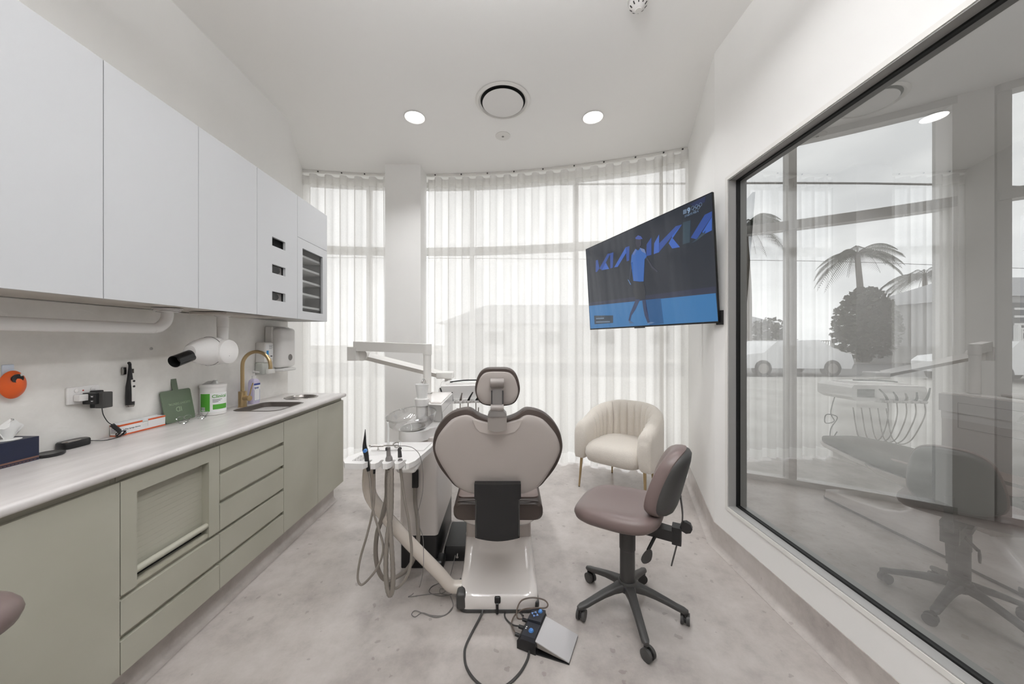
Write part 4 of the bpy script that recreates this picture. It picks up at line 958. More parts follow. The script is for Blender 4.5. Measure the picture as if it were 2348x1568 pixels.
# seat cushion and leg rest as one profile
def cushion(rows, z_top_in=.012):
    bm = B(); rings = []
    for y, hw, zb, zt in rows:
        h = (zt - zb) / 2; cz = (zt + zb) / 2
        rings.append([Vector((DX + a, y, cz + c)) for a, c in rrect(hw, h, min(h * .8, .045), 5)])
    return loft(bm, rings)
obj('seat_cushion', cushion([(1.784, .19, .435, .490), (1.788, .218, .420, .502), (1.806, .234, .411, .509), (2.0, .236, .412, .518), (2.3, .232, .412, .525), (2.55, .215, .412, .535), (2.72, .185, .42, .54), (2.85, .165, .435, .535), (2.98, .150, .45, .525), (3.03, .14, .46, .515), (3.035, .08, .48, .50)]), M_brown, dc)
for s in (-1, 1):
    obj('seat_pad', dome(B(), rrect(.088, .30, .03, 4, DX + s * .128, 2.14), (DX + s * .128, 2.14), lambda u, v, d: Vector((u, v, .514 + d)), [(1, -.01), (1.0, .003), (.97, .007), (.9, .009), (.5, .010)]), M_brownl, dc)
    obj('seat_piping', tube(B(), [(DX + s * .212, 1.806, .507), (DX + s * .15, 1.800, .514), (DX + s * .04, 1.802, .516)], .0022, n=6), M_brown, dc)
obj('leg_shell', loft(B(), [[Vector((DX + a, y, z + c)) for a, c in rrect(hw, h, .012, 4)] for y, hw, z, h in ((2.50, .19, .395, .02), (2.75, .17, .41, .02), (3.02, .145, .44, .018), (3.06, .13, .45, .010))]), M_gloss, dc)
# backrest: outlines read off the photograph's half profile, leaning towards the camera at the top
def BY(y): return 1.690 - .085 * (1133 - y) / 194.0
def bpt(dx, y, d):
    Y = BY(y); return Vector((DX + dx / FPX * Y * (1 + .0), Y + d, EYE - (y - CY) / FPX * Y))
cus = [(20.5, 961.5), (38.6, 955.5), (50, 949.5), (61.6, 941.5), (71, 938.6), (86.5, 940.5), (105.6, 947.2), (122.8, 959.6), (136, 975), (145.7, 994), (150.5, 1015), (151, 1032), (145.7, 1053), (136, 1073), (124.7, 1089), (113, 1103), (103.7, 1114), (92, 1122), (70, 1130), (40, 1134)]
shl = [(21, 969), (38.6, 964.5), (50, 960.5), (60, 954.5), (71, 951.8), (86.5, 954.2), (105.6, 962.5), (124.7, 982.6), (137.5, 1001.7), (143.5, 1020.8), (142.8, 1038), (132.5, 1062), (117.5, 1086), (105.6, 1103.5), (96, 1115), (84, 1123), (66, 1131), (38, 1136)]
def closed(h, top, bot): return [(0, top)] + h + [(0, bot)] + [(-a, b_) for a, b_ in h[::-1]]
oc_ = catmull2(closed(cus, 964, 1135), 3); os_ = catmull2(closed(shl, 972.5, 1137), 3)
bf = lambda u, v, d: bpt(u, v, d)
obj('backrest_cushion', dome(B(), oc_, (0, 1045), bf, [(.955, .008), (.985, .012), (1.0, .028), (1.0, .065), (.985, .085), (.94, .098), (.8, .103), (.4, .100), (.05, .1)]), M_brown, dc)
obj('backrest_shell', dome(B(), os_, (0, 1045), bf, [(1.0, .022), (1.0, .010), (.992, .003), (.975, -.003), (.94, -.007), (.8, -.011), (.4, -.013), (.05, -.0135)]), M_shell, dc)
# scooped step in the shell below the head rest mount
st = [(-50, 962), (-38.6, 966), (-21, 970.5), (0, 973.5), (21, 970.5), (38.6, 966), (50, 962), (57, 961), (48, 979.5), (40, 988), (21, 993), (0, 994.5), (-21, 993), (-40, 988), (-48, 979.5), (-57, 961)]
obj('shell_step', prism(B(), st, lambda u, v, d: bpt(u, v, d), -.016, .0), mat('light_grey_shell', (196, 188, 183), .3), dc, bev=.002)
def blk(pts, d0, d1, Y=None):
    return prism(B(), pts, lambda u, v, d: Vector((DX + u / FPX * 1.60, 1.60 + d, EYE - (v - CY) / FPX * 1.60)), d0, d1)
M_neck = mat('neck_grey', (142, 135, 131), .4)
obj('headrest_socket', blk([(-20.5, 946), (20.5, 946), (21.5, 951), (21.5, 982), (10, 986.5), (0, 987.5), (-10, 986.5), (-21.5, 982), (-21.5, 951)], -.022, .03), M_neck, dc, bev=.003)
obj('headrest_socket_cap', blk([(-15, 940), (15, 940), (20.5, 946.5), (21.3, 953), (-21.3, 953), (-20.5, 946.5)], -.026, .028), M_grey, dc, bev=.002)
z_ = lambda y: EYE - (y - CY) / FPX * 1.60
x_ = lambda u: DX + u / FPX * 1.60
obj('lower_hinge', cyl(B(), (x_(-15), 1.592, z_(935)), (x_(15), 1.592, z_(935)), .019, n=20), M_neck, dc)
obj('headrest_link', blk([(-11, 892), (11, 892), (11, 932), (-11, 932)], -.016, .006), M_grey, dc, bev=.002)
for s in (-1, 1): obj('link_cheek', blk([(s * 11, 896), (s * 14, 896), (s * 14, 926), (s * 11, 926)], -.010, .012), M_dgrey, dc)
obj('upper_hinge', cyl(B(), (x_(-15.5), 1.590, z_(877)), (x_(15.5), 1.590, z_(877)), .021, n=20), M_neck, dc)
obj('hinge_base', blk([(-15, 880), (15, 880), (14, 893), (9, 896), (-9, 896), (-14, 893)], -.012, .012), M_neck, dc, bev=.002)
hrq = [(0, 842.5), (24, 843.5), (38, 851), (47, 866), (52, 886), (52, 900), (48, 914), (42, 924), (32, 930.5), (16, 933.5), (0, 934)]
hro = catmull2(hrq + [(-a, b_) for a, b_ in hrq[-2:0:-1]], 3)
hs = [(0, 851.5), (24, 853), (36, 861), (43, 874), (47.5, 892), (47.5, 904), (43, 916), (36, 925), (26, 929), (0, 931)]
hso = catmull2(hs + [(-a, b_) for a, b_ in hs[-2:0:-1]], 3)
hf = lambda u, v, d: Vector((DX + u / FPX * 1.62, 1.62 + d + (v - 888) * .0003, EYE - (v - CY) / FPX * 1.62))
obj('headrest_cushion', dome(B(), hro, (0, 888), hf, [(.93, .008), (.985, .012), (1, .028), (1, .05), (.97, .07), (.85, .082), (.4, .086), (.05, .086)]), M_brown, dc)
obj('headrest_shell', dome(B(), hso, (0, 888), hf, [(1, .02), (1, .008), (.985, .002), (.95, -.002), (.8, -.005), (.4, -.006), (.05, -.006)]), M_shell, dc)
# black hinge cover at the foot of the backrest
def lc(pts, d0, d1):
    return prism(B(), pts, lambda u, v, d: Vector((DX + u / FPX * 1.63, 1.652 + d + .045 * ((v - 1108) / 130) ** 2, EYE - (v - CY) / FPX * 1.63)), d0, d1)
def covergrid(u0f, rows, d0, d1):
    bm = B(); rings = []
    for v in rows:
        u0, u1 = u0f(v)
        ring = [Vector((DX + (u0 + (u1 - u0) * k / 8) / FPX * 1.63, 1.640 + d0 - .006 * math.sin(PI * k / 8), EYE - (v + (5 * math.sin(PI * k / 8) if v > 1220 else 0) - CY) / FPX * 1.63)) for k in range(9)]
        ring += [Vector((p.x, 1.640 + d1, p.z)) for p in ring[::-1]]
        rings.append(ring)
    return loft(bm, rings)
obj('hinge_cover', covergrid(lambda v: (-53, 54) if v < 1144 else (-47, 47), [1109.5, 1112, 1128, 1143, 1144, 1170, 1200, 1222, 1230, 1234], -.012, .03), M_black, dc, ang=50, bev=.0015)
for s in (-1, 1): obj('cover_strip', covergrid(lambda v: (s * 51.5, s * 46) if s < 0 else (46, 51.5), [1145, 1170, 1200, 1226], -.006, .03), M_dgrey, dc, ang=50)
obj('cover_lip', covergrid(lambda v: (-51, 51), [1227, 1231, 1233], -.010, .03), M_bgloss, dc)
# assistant arm: tube from the chair base up to the instrument table, the table and its parts
arm = [(DX - .190, 1.78, .080), (DX - .245, 1.775, .090), (DX - .30, 1.77, .155)]
tb0 = P(865, 1160, 1.76); tb1 = P(846, 1118, 1.76); tb2 = P(848, 1060, 1.76)
obj('support_arm', tube(B(), [Vector(a) for a in arm] + [P(940, 1245, 1.765), tb0, tb1, tb2], .031, n=16, sub=6), M_cream, dc)
TZ = .752
tf = lambda u, v, d: Vector((u, v, TZ + d))
e = lambda x, y: (lambda q: (q.x, q.y))(G(x, y, TZ + .020))
fy = 1.615
front = [e(788, 1062), e(792, 1068)]
outl = [(-.785, 1.72), (-.775, 1.655), (-.755, 1.622)]
def notch(x, w=.012, dp=.055): return [(x - w - .006, fy), (x - w + .004, fy + .02), (x - w + .004, fy + dp - .01), (x - .004, fy + dp), (x + .004, fy + dp), (x + w - .004, fy + dp - .01), (x + w - .004, fy + .02), (x + w + .006, fy)]
for nx in (-.648, -.592, -.534, -.482): outl += notch(nx)
outl += [(-.452, fy + .004), (-.432, fy + .04), (-.400, 1.86), (-.395, 1.935), (-.41, 1.955), (-.66, 1.955), (-.70, 1.94), (-.74, 1.80)]
tr = dict()
bm = prism(B(), outl, tf, -.004, .022); 
obj('instrument_table', bm, M_white, dc, bev=.004)
obj('table_lip', prism(B(), [(-.70, 1.80), (-.425, 1.80), (-.41, 1.94), (-.66, 1.94)], tf, .0225, .028), M_white, dc, bev=.002)
obj('table_skirt', rbox(-.53, -.43, 1.66, 1.90, TZ - .045, TZ - .004, .02, 4), M_white, dc)
for r_ in range(3):
    for c_ in range(2):
        x0 = -.735 + c_ * .026 + r_ * .003; y0 = 1.655 + r_ * .027
        obj('key_outline', holed_panel(x0, x0 + .022, y0, y0 + .021, [(x0 + .0012, x0 + .0208, y0 + .0012, y0 + .0198)], lambda u, v, d: Vector((u, v, d)), TZ + .022, TZ + .0226), M_grey, dc, smooth=False)
        obj('key_icon', lathe(B(), (x0 + .011, y0 + .0105, TZ + .0222), [(.005, 0), (.005, .0005), (0, .0005)], n=8, cap=False), M_grey, dc)

# ------------------------------------------------------------------ instruments and hoses on that table
def HQ(pts, Y=1.62, dy=0.0): return [P(780 + u / 3.41, 960 + v / 3.41, Y + dy * i) for i, (u, v) in enumerate(pts)]
t_ = thing('water_syringe', 'black pointed triple syringe with blue button on the white table', 'dental tool', P(840, 1040, 1.66))
obj('handle', tube(B(), HQ([(222, 408), (213, 360), (205, 290), (195, 240)], 1.655), .012, n=14, sub=4, radii=(.008, .013)), M_black, t_)
obj('tip', tube(B(), HQ([(195, 245), (191, 200), (194, 140), (196, 82)], 1.655), .01, n=12, sub=4, radii=(.0125, .0012)), M_black, t_)
p = HQ([(194, 251)], 1.640)[0]; obj('button', lathe(B(), p, [(0, -.006), (.008, -.005), (.0085, 0), (.0085, .008)], n=18, axis='Y', cap=False), M_bbtn, t_)
t_ = thing('suction_handpiece', 'thick grey suction handpiece in the table holder', 'suction tool', P(892, 1055, 1.66))
obj('valve', tube(B(), HQ([(378, 222), (378, 262), (380, 300)], 1.66), .012, n=14, sub=3, radii=(.009, .011)), M_grey, t_)
obj('grip', lathe(B(), HQ([(382, 330)], 1.66)[0] - Vector((0, 0, .03)), [(0, 0), (.011, 0), (.012, .02), (.0175, .030), (.0165, .044), (.012, .055), (0, .056)], n=18, cap=False), M_grey, t_)
p = HQ([(365, 235)], 1.655)[0]; obj('slide', rbox(p.x - .006, p.x + .004, p.y - .008, p.y + .008, p.z - .008, p.z + .008, .003, 2), M_dgrey, t_)
t_ = thing('saliva_ejector_holder', 'slim grey saliva ejector handpiece at the right of the table', 'suction tool', P(917, 1055, 1.66))
obj('nozzle', tube(B(), HQ([(467, 300), (465, 262), (462, 240), (470, 228), (474, 240)], 1.655), .005, n=10, sub=4, radii=(.010, .005)), M_dgrey, t_)
obj('grip', lathe(B(), HQ([(470, 350)], 1.66)[0], [(0, -.014), (.006, -.014), (.008, .0), (.0125, .008), (.0125, .014), (.009, .022), (0, .024)], n=16, cap=False), M_grey, t_)
t_ = thing('empty_holder_plug', 'black hose plug under the empty holder of the white table', 'hose fitting', P(858, 1080, 1.64))
obj('plug', cyl(B(), HQ([(268, 385)], 1.645)[0], HQ([(266, 428)], 1.645)[0], .0058, n=12), M_black, t_)
t_ = thing('glass_ejector_rod', 'clear upright rod with steel pipe and clamp above the white table', 'dental tool', P(890, 1020, 1.85))
obj('rod', tube(B(), [P(889, 968, 1.85), P(890, 985, 1.85), P(890, 1022, 1.85)], .006, n=10, sub=2), mat('frosted_plastic', (222, 222, 220), .25), t_)
obj('pipe', cyl(cyl(B(), P(846, 1022, 1.75), P(918, 1021, 1.80), .0035, n=10), P(850, 1022, 1.752), P(880, 1022, 1.77), .006, n=12), M_steel, t_)
p = P(909, 1020, 1.80); obj('clamp_ring', tube(B(), [p + Vector((.016 * math.cos(a), .006 * math.sin(a * 2), .014 * math.sin(a))) for a in [2 * PI * k / 12 for k in range(12)]], .0042, n=8, sub=2, closed=True), M_chrome, t_)
p = P(867, 1026, 1.75); obj('knob', lathe(B(), p, [(0, -.014), (.006, -.014), (.006, -.008), (.003, -.006), (.003, .006), (0, .006)], n=14, cap=False), M_chrome, t_)
def hose(label, pts, r, Y=1.64, m=None, ribs=False, drift=0.0, name='hose', n=8):
    c = HQ(pts, Y, drift); bm = B()
    if ribs:
        cc = smooth_path(c, 8); o = []
        tube(bm, cc, r, n=14, sub=1)
        # ribs: swell every other short ring
        bm.verts.ensure_lookup_table(); cent = cc
        for i in range(len(cc)):
            if i % 2:
                for k in range(14):
                    v = bm.verts[i * 14 + k]; v.co = cent[i] + (v.co - cent[i]) * .9
    else: tube(bm, c, r, n=n)
    return tag(obj(name, bm, m or M_hose), label, 'hose', 'grey hoses looping below the white table')
hose('thin grey hose looping widest to the left under the white table', [(222, 412), (234, 470), (245, 600), (258, 720), (300, 860), (334, 980), (326, 1080), (275, 1190), (190, 1285), (152, 1290), (137, 1225), (160, 1080), (212, 900), (258, 700), (268, 560), (267, 428)], .0055, 1.645)
hose('smooth thick grey hose swinging back to the tower socket', [(372, 385), (366, 480), (362, 620), (325, 780), (288, 900), (278, 1060), (305, 1200), (360, 1258), (440, 1235), (525, 1175), (585, 1070), (610, 950), (605, 800), (588, 660), (585, 540)], .0115, 1.66, drift=.026, n=12)
hose('ribbed thick grey hose hanging lowest under the table', [(400, 385), (402, 560), (396, 740), (372, 900), (358, 1080), (362, 1280), (388, 1378), (411, 1320), (412, 1180), (402, 1000), (388, 820), (380, 690), (380, 560), (384, 440), (386, 395)], .0118, 1.645, ribs=True, n=14)
hose('medium grey hose under the right end of the table', [(472, 395), (485, 500), (505, 640), (532, 780), (550, 920), (558, 1050), (545, 1170), (500, 1270), (445, 1322), (405, 1312), (385, 1270)], .0068, 1.66)
cb = HQ([(455, 212), (520, 214), (575, 232), (622, 285), (646, 400), (646, 560), (626, 660), (607, 740), (612, 820), (645, 920), (652, 1040), (648, 1180)], 1.70) + [G(962, 1345, .004), G(945, 1363, .003), G(938, 1368, .003), G(985, 1362, .003), G(1013, 1360, .004), G(1022, 1353, .006), G(1010, 1350, .006), G(1010, 1360, .004), G(1030, 1364, .003)]
tag(obj('cable', tube(B(), cb, .0018, n=6), M_grey), 'thin dark cable dropping from the steel clamp to the floor', 'cable')
cb = [G(1033, 1366, .003), G(1039, 1388, .003), G(1028, 1405, .003), G(1000, 1415, .003), G(970, 1406, .003), G(952, 1400, .003), G(944, 1408, .003), G(952, 1414, .003), G(968, 1405, .004), G(990, 1411, .004), G(1020, 1410, .004), G(1038, 1392, .005)]
tag(obj('cable', tube(B(), cb, .0022, n=6), M_grey), 'twisted dark cable loop lying on the floor left of the chair base', 'cable')
cb = [P(1044, 1273, 2.05), P(1040, 1290, 2.0), G(1033, 1318, .01), G(1030, 1330, .004), G(1012, 1335, .003), G(990, 1345, .003), G(985, 1358, .003), G(1010, 1366, .003), G(1036, 1362, .004)]
tag(obj('cable', tube(B(), cb, .002, n=6), M_grey), 'thin cable running from the black junction box along the floor', 'cable')

# ------------------------------------------------------------------ spittoon tower, arm and delivery console
un = thing('delivery_unit', 'white dental unit tower with spittoon bowl and folding instrument arm', 'dental unit', (-.51, 2.33, 0))
obj('plinth', loft(B(), [rl(-.62, -.402, 2.045, 2.60, .001, .012), rl(-.62, -.402, 2.045, 2.60, .195, .012)]), M_black, un)
obj('tower_body', loft(B(), [rl(-.622, -.398, 2.035, 2.605, .200, .02), rl(-.622, -.398, 2.035, 2.605, .66, .02), rl(-.612, -.398, 2.035, 2.605, .775, .02)]), M_shell if False else mat('warm_white_panel', (206, 200, 196), .3), un)
obj('bowl_shelf', loft(B(), [[Vector((x, y, z)) for x, y in [(-.40, 2.60), (-.62, 2.60), (-.632, 2.1)] + [(-.54 + .092 * math.cos(a), 2.06 + .085 * math.sin(a)) for a in [PI + PI * k / 10 for k in range(11)]] + [(-.40, 2.12)]] for z in (.768, .825)]), M_white, un, bev=.006)
obj('tower_head', loft(B(), [[Vector((x, y, z)) for x, y in [(-.395, 2.61), (-.622, 2.61), (-.475, yy), (-.395, yy - .02)]] for z, yy in ((.826, 2.24), (.93, 2.17), (.952, 2.15))]), M_white, un, bev=.008)
obj('head_tray', prism(B(), [(-.402, 2.60), (-.612, 2.60), (-.470, 2.18), (-.402, 2.17)], lambda u, v, d: Vector((u, v, d)), .953, .962), M_gloss, un, bev=.003)
obj('side_panel_line', holed_panel(2.16, 2.50, .72, .90, [(2.162, 2.498, .722, .898)], lambda u, v, d: Vector((d, u, v)), -.396, -.3945), M_grey, un, smooth=False)
obj('hose_socket', rbox(-.545, -.509, 2.012, 2.036, .488, .592, .005, 3), M_black, un)
obj('pedal_hook', rbox(-.43, -.36, 2.02, 2.12, .001, .055, .02, 3), M_black, un)
# bowl, tilted a little towards the camera
BWL = Vector((-.556, 2.045, .914)); TB = Matrix.Translation(BWL) @ Matrix.Rotation(math.radians(7), 4, 'X') @ Matrix.Rotation(math.radians(-4), 4, 'Y')
def tl_lathe(prof, n=40):
    bm = lathe(B(), (0, 0, 0), prof, n=n, cap=False); bm.transform(TB); return bm
obj('glass_bowl', tl_lathe([(.143, .004), (.145, 0), (.142, -.012), (.133, -.045), (.115, -.062), (.06, -.070), (.0, -.072)]), M_bowl, un, flip=False)
obj('bowl_rim', tl_lathe([(.140, .001), (.142, .006), (.147, .004), (.146, -.003), (.141, -.003)]), M_bowl, un)
obj('bowl_foot', tl_lathe([(.0, -.076), (.06, -.074), (.075, -.078), (.07, -.085), (0, -.085)]), M_steel, un)
# cup filler
cx_, cy_ = -.530, 2.20
obj('cup_filler', lathe(B(), (cx_, cy_, .84), [(0, 0), (.036, 0), (.036, .095), (.044, .098), (.046, .14), (.040, .146), (0, .146)], n=30, cap=False), M_white, un)
obj('water_spout', tube(B(), [(cx_ + .01, cy_ + .05, .96), (cx_ + .010, cy_ + .045, 1.07), (cx_ + .008, cy_ + .02, 1.10), (cx_ + .004, cy_ + .0, 1.095), (cx_, cy_ - .005, 1.08)], .007, n=12), M_chrome, un)
cu = thing('paper_cup', 'white paper cup on the spittoon cup filler', 'cup', (cx_, cy_, .9865))
obj('cup', lathe(B(), (cx_, cy_, .9865), [(0, 0), (.030, 0), (.031, .003), (.041, .082), (.043, .084), (.043, .087), (.040, .087), (.0385, .08), (.028, .006), (0, .006)], n=30, cap=False), M_paper, cu)
# pole and arms
PX, PY = -.573, 2.54
obj('pole', cyl(cyl(B(), (PX, PY, .95), (PX, PY, 1.245), .029, n=24), (PX, PY, .95), (PX, PY, .962), .036, n=24), M_whitem, un)
obj('pole_cap', cyl(B(), (PX, PY, 1.246), (PX, PY, 1.325), .032, n=24), M_whitem, un, bev=.003)
EX, EY_ = -1.31, 3.0
dv = Vector((EX - PX, EY_ - PY, 0)).normalized(); pv = Vector((-dv.y, dv.x, 0))
def beam(a, b_, w0, w1, h0, h1):
    a, b_ = Vector(a), Vector(b_); d = (b_ - a).normalized(); s = Vector((-d.y, d.x, 0)).normalized(); u = Vector((0, 0, 1))
    return loft(B(), [[p + s * x * w / 2 + u * y * h / 2 for x, y in ((-1, -1), (1, -1), (1, 1), (-1, 1))] for p, w, h in ((a, w0, h0), (b_, w1, h1))])
obj('fixed_arm', beam((PX, PY, 1.291), (EX + .02, EY_ - .012, 1.302), .062, .060, .068, .080), M_whitem, un, bev=.006)
obj('elbow_block', beam((EX + .055, EY_ - .03, 1.235), (EX - .045, EY_ + .03, 1.235), .075, .075, .115, .120), M_whitem, un, bev=.012)
QX, QY, QZ = -.60, 3.20, 1.005
obj('spring_arm', tube(B(), [(EX + .06, EY_ + .02, 1.222), (QX, QY, QZ + .03)], .036, n=4, sub=1), M_whitem, un, bev=.006)
obj('elbow_hub', cyl(B(), (EX + .07, EY_ - .03, 1.225), (EX + .07, EY_ + .06, 1.225), .050, n=24), M_whitem, un)
obj('wrist_block', rbox(QX - .03, QX + .12, QY - .06, QY + .06, 1.000, 1.062, .012), M_whitem, un)
obj('wrist_post', cyl(B(), (QX + .07, QY, .96), (QX + .07, QY, 1.01), .030, n=20), M_whitem, un)
# console
cs = obj('console', loft(B(), [[Vector((x, y, z)) for x, y in ((-.54 + i, 2.80), (-.02 - i, 2.89), (-.03 - i, 3.22 - i), (-.60 + i, 3.24 - i))] for z, i in ((.845, .03), (.875, .0), (.955, .0), (.978, .02))]), M_white, un, bev=.012)
obj('console_tray', loft(B(), [[Vector((x, y, z)) for x, y in ((-.50, 2.90), (-.12, 2.95), (-.12, 3.17), (-.52, 3.18))] for z in (.978, .990)]), M_white, un, bev=.004)
obj('tray_mat', Bx(-.48, -.16, 2.96, 3.15, .990, .994), M_paper, un)
obj('tray_strap', tube(B(), [(-.47, 2.95, .996), (-.36, 3.02, 1.002), (-.22, 3.08, .998)], .006, n=6), M_black, un)
ff = lambda t, z, off=0: Vector((-.54 + .52 * t, 2.80 + .09 * t - off, z))
obj('display', prism(B(), [(.70, .880), (.93, .880), (.93, .945), (.70, .945)], lambda u, v, d: ff(u, v, d), -.004, .006), M_dgrey, un, smooth=False)
obj('holder_strip', prism(B(), [(.06, .838), (.66, .838), (.66, .872), (.06, .872)], lambda u, v, d: ff(u, v, d), -.02, .022), M_white, un, bev=.006)
tools = [(.10, 'black', 1.15, -.02), (.22, 'dark', .8, .0), (.34, 'steel', .72, .01), (.46, 'dark', .78, .025), (.58, 'black', 1.0, .05)]
TLB = ['tall black syringe at the left end of the console', 'short dark handpiece second from the left on the console', 'short steel handpiece in the middle of the console', 'dark handpiece second from the right on the console', 'black slanted handpiece at the right of the console']
for k, (t0, kind, ln, lean) in enumerate(tools):
    b0_ = ff(t0, .855, .035); hp = thing('handpiece', TLB[k], 'dental handpiece', b0_, 0, 'handpieces on the delivery console')
    obj('handle', tube(B(), [b0_, b0_ + Vector((lean * .6, -.012, .045 * ln)), b0_ + Vector((lean * 1.6, -.010, .10 * ln))], .01, n=10, radii=(.011, .005)), M_steel if kind == 'steel' else M_black, hp)
    obj('cup_holder', lathe(B(), b0_ + Vector((0, 0, -.012)), [(.016, 0), (.019, .01), (.019, .02), (.013, .02)], n=16, cap=False), M_white, hp)
    cx0 = b0_ + Vector((0, 0, -.005))
    tag(obj('console_hose', tube(B(), [cx0, cx0 + Vector((0, -.004, -.09)), cx0 + Vector((.015 - .006 * k, .02, -.20)), cx0 + Vector((.02 - .01 * k, .08, -.33)), cx0 + Vector((.02, .16, -.38)), cx0 + Vector((.0, .24, -.33)), cx0 + Vector((.0, .28, -.10))], .0042, n=8), M_hose), ['thin hose hanging from the tall black syringe', 'thin hose of the second console handpiece', 'thin hose of the steel console handpiece', 'thin hose of the fourth console handpiece', 'thin hose of the slanted console handpiece'][k], 'hose', 'hoses hanging under the delivery console')
tag(obj('cable', tube(B(), [(-.08, 3.10, .86), (-.06, 3.12, .70), (-.10, 3.13, .62), (-.03, 3.14, .60), (-.02, 3.12, .68), (-.10, 3.10, .66), (-.06, 3.12, .55), (-.04, 3.1, .45), (-.05, 3.05, .545)], .004, n=6), M_black), 'coiled black cable hanging from the console beside the leg rest', 'cable')
# junction box and little parts near the tower foot
jb = thing('junction_box', 'black sloping floor junction box between tower and chair', 'junction box', (-.30, 2.25, 0))
obj('cover', loft(B(), [rl(-.375, -.215, 2.11, 2.42, .001, .012), rl(-.375, -.215, 2.11, 2.42, .06, .012), rl(-.370, -.220, 2.125, 2.41, .084, .012)]), M_black, jb)
obj('connector', cyl(B(), (-.29, 2.108, .045), (-.29, 2.085, .040), .008, n=12), M_chrome, jb)

# ------------------------------------------------------------------ foot control and floor cables
fc = thing('foot_control', 'black foot control with blue buttons and a steel pedal plate', 'foot pedal', (.2, 1.53, 0))
A0, A1, A2, A3 = Vector((.184, 1.619, .062)), Vector((.332, 1.569, .012)), Vector((.267, 1.434, .012)), Vector((.122, 1.485, .062))
th_ = .004
obj('pedal_plate', loft(B(), [[A0, A1, A2, A3], [p - Vector((0, 0, th_)) for p in (A0, A1, A2, A3)]]), M_plate, fc, smooth=False, bev=.001)
obj('plate_skirt', loft(B(), [[A3 - Vector((0, 0, .004)), A2 - Vector((0, 0, .004)), A2 + Vector((-.004, .006, -.006)), Vector((A3.x, A3.y + .006, .030))], [p + Vector((.003, .010, 0)) for p in (A3 - Vector((0, 0, .004)), A2 - Vector((0, 0, .004)), A2 + Vector((-.004, .006, -.006)), Vector((A3.x, A3.y + .006, .030)))]]), M_steel, fc, smooth=False)
obj('base_plate', loft(B(), [[Vector((p.x, p.y, z)) for p in (A0, A1, A2, A3)] for z in (.001, .006)]), M_black, fc, smooth=False)
dn = (A3 - A0).normalized(); dl = Vector((dn.y, -dn.x, 0)).normalized()      # dl points away from the plate
if dl.x > 0: dl = -dl
m0, m1 = Vector((A0.x, A0.y, 0)) - dn * .012, Vector((A3.x, A3.y, 0)) + dn * .004
def fcp(s, t, z): return m0 + (m1 - m0) * s + dl * t + Vector((0, 0, z))
def quad(s0, s1, t0, t1, z, sl=0): return [fcp(s0, t0, z + sl), fcp(s0, t1, z), fcp(s1, t1, z), fcp(s1, t0, z + sl)]
obj('housing', loft(B(), [quad(.0, 1, -.012, .075, .001), quad(0, 1, -.012, .075, .035), quad(.03, .97, -.008, .060, .058, .008)]), M_black, fc, bev=.006, bseg=3)
obj('front_block', loft(B(), [quad(.48, .99, -.010, .062, .04), quad(.50, .98, -.006, .055, .066, .004)]), mat('slate_plastic', (44, 46, 52), .4), fc, bev=.003)
obj('rear_block', loft(B(), [quad(.0, .5, -.006, .062, .04), quad(.02, .48, -.004, .058, .074, .006)]), MATS['slate_plastic'], fc, bev=.003)
def btn(s, t, z, r):
    obj('round_button', lathe(B(), fcp(s, t, z), [(r, -.006), (r, .001), (r * .7, .006), (0, .008)], n=20, cap=False), M_bbtn, fc)
btn(.12, .016, .079, .0105); btn(.78, .022, .069, .0115)
for ds, dt in ((-.075, 0), (.075, 0), (0, -.013), (0, .013)):
    c = fcp(.28 + ds, .034 + dt, .0795); a = math.atan2(((m1 - m0) * ds + dl * dt).y, ((m1 - m0) * ds + dl * dt).x)
    obj('arrow_button', prism(B(), [(.005, 0), (-.004, .006), (-.004, -.006)], lambda u, v, d: c + Vector((u * math.cos(a) - v * math.sin(a), u * math.sin(a) + v * math.cos(a), d)), -.002, .0015), mat('arrow_blue', (120, 150, 205), .4) if 'arrow_blue' not in MATS else MATS['arrow_blue'], fc, smooth=False)
for s in (.70, .76): obj('printed_icon', prism(B(), [(-.003, -.002), (.003, -.002), (.003, .002), (-.003, .002)], lambda u, v, d: fcp(s, .048, .068) + Vector((u, v, d)), -.001, .001), M_labelw, fc, smooth=False)
c1, c2, c3 = fcp(.25, .080, .03), fcp(.52, .080, .03), fcp(.80, .078, .03)
for c in (c1, c2, c3): obj('cable_gland', cyl(B(), c - dl * .01, c + dl * .018, .008, n=12), M_black, fc)
tag(obj('cable', tube(B(), [P(1107, 1398, 1.70), G(1102, 1412, .012), G(1085, 1445, .006), G(1069, 1478, .006), G(1065, 1500, .006), G(1070, 1530, .006), G(1090, 1560, .006), G(1125, 1582, .006), G(1160, 1572, .006), G(1190, 1545, .006), G(1208, 1515, .006), G(1214, 1492, .008)], .0052, n=10), M_dgrey), 'thick dark cable looping from the chair base round to the foot control', 'cable')
tag(obj('cable', tube(B(), [c1 + dl * .018, P(1186, 1416, 1.63), P(1186, 1395, 1.65), P(1197, 1376, 1.66), P(1222, 1370, 1.66), P(1247, 1375, 1.66), P(1256, 1385, 1.65), P(1251, 1393, 1.64), P(1228, 1394, 1.64), P(1200, 1397, 1.65), P(1181, 1410, 1.665), G(1173, 1430, .008), c3 + dl * .016], .0034, n=8), mat('brown_cable', (96, 84, 76), .35)), 'brown cable curling up above the foot control', 'cable')
tag(obj('cable', tube(B(), [c2 + dl * .018, G(1175, 1432, .01), G(1160, 1418, .006), G(1158, 1404, .006), G(1172, 1398, .006), G(1190, 1402, .006), G(1200, 1412, .008)], .0036, n=8), M_dgrey), 'short dark cable coiled left of the foot control', 'cable')

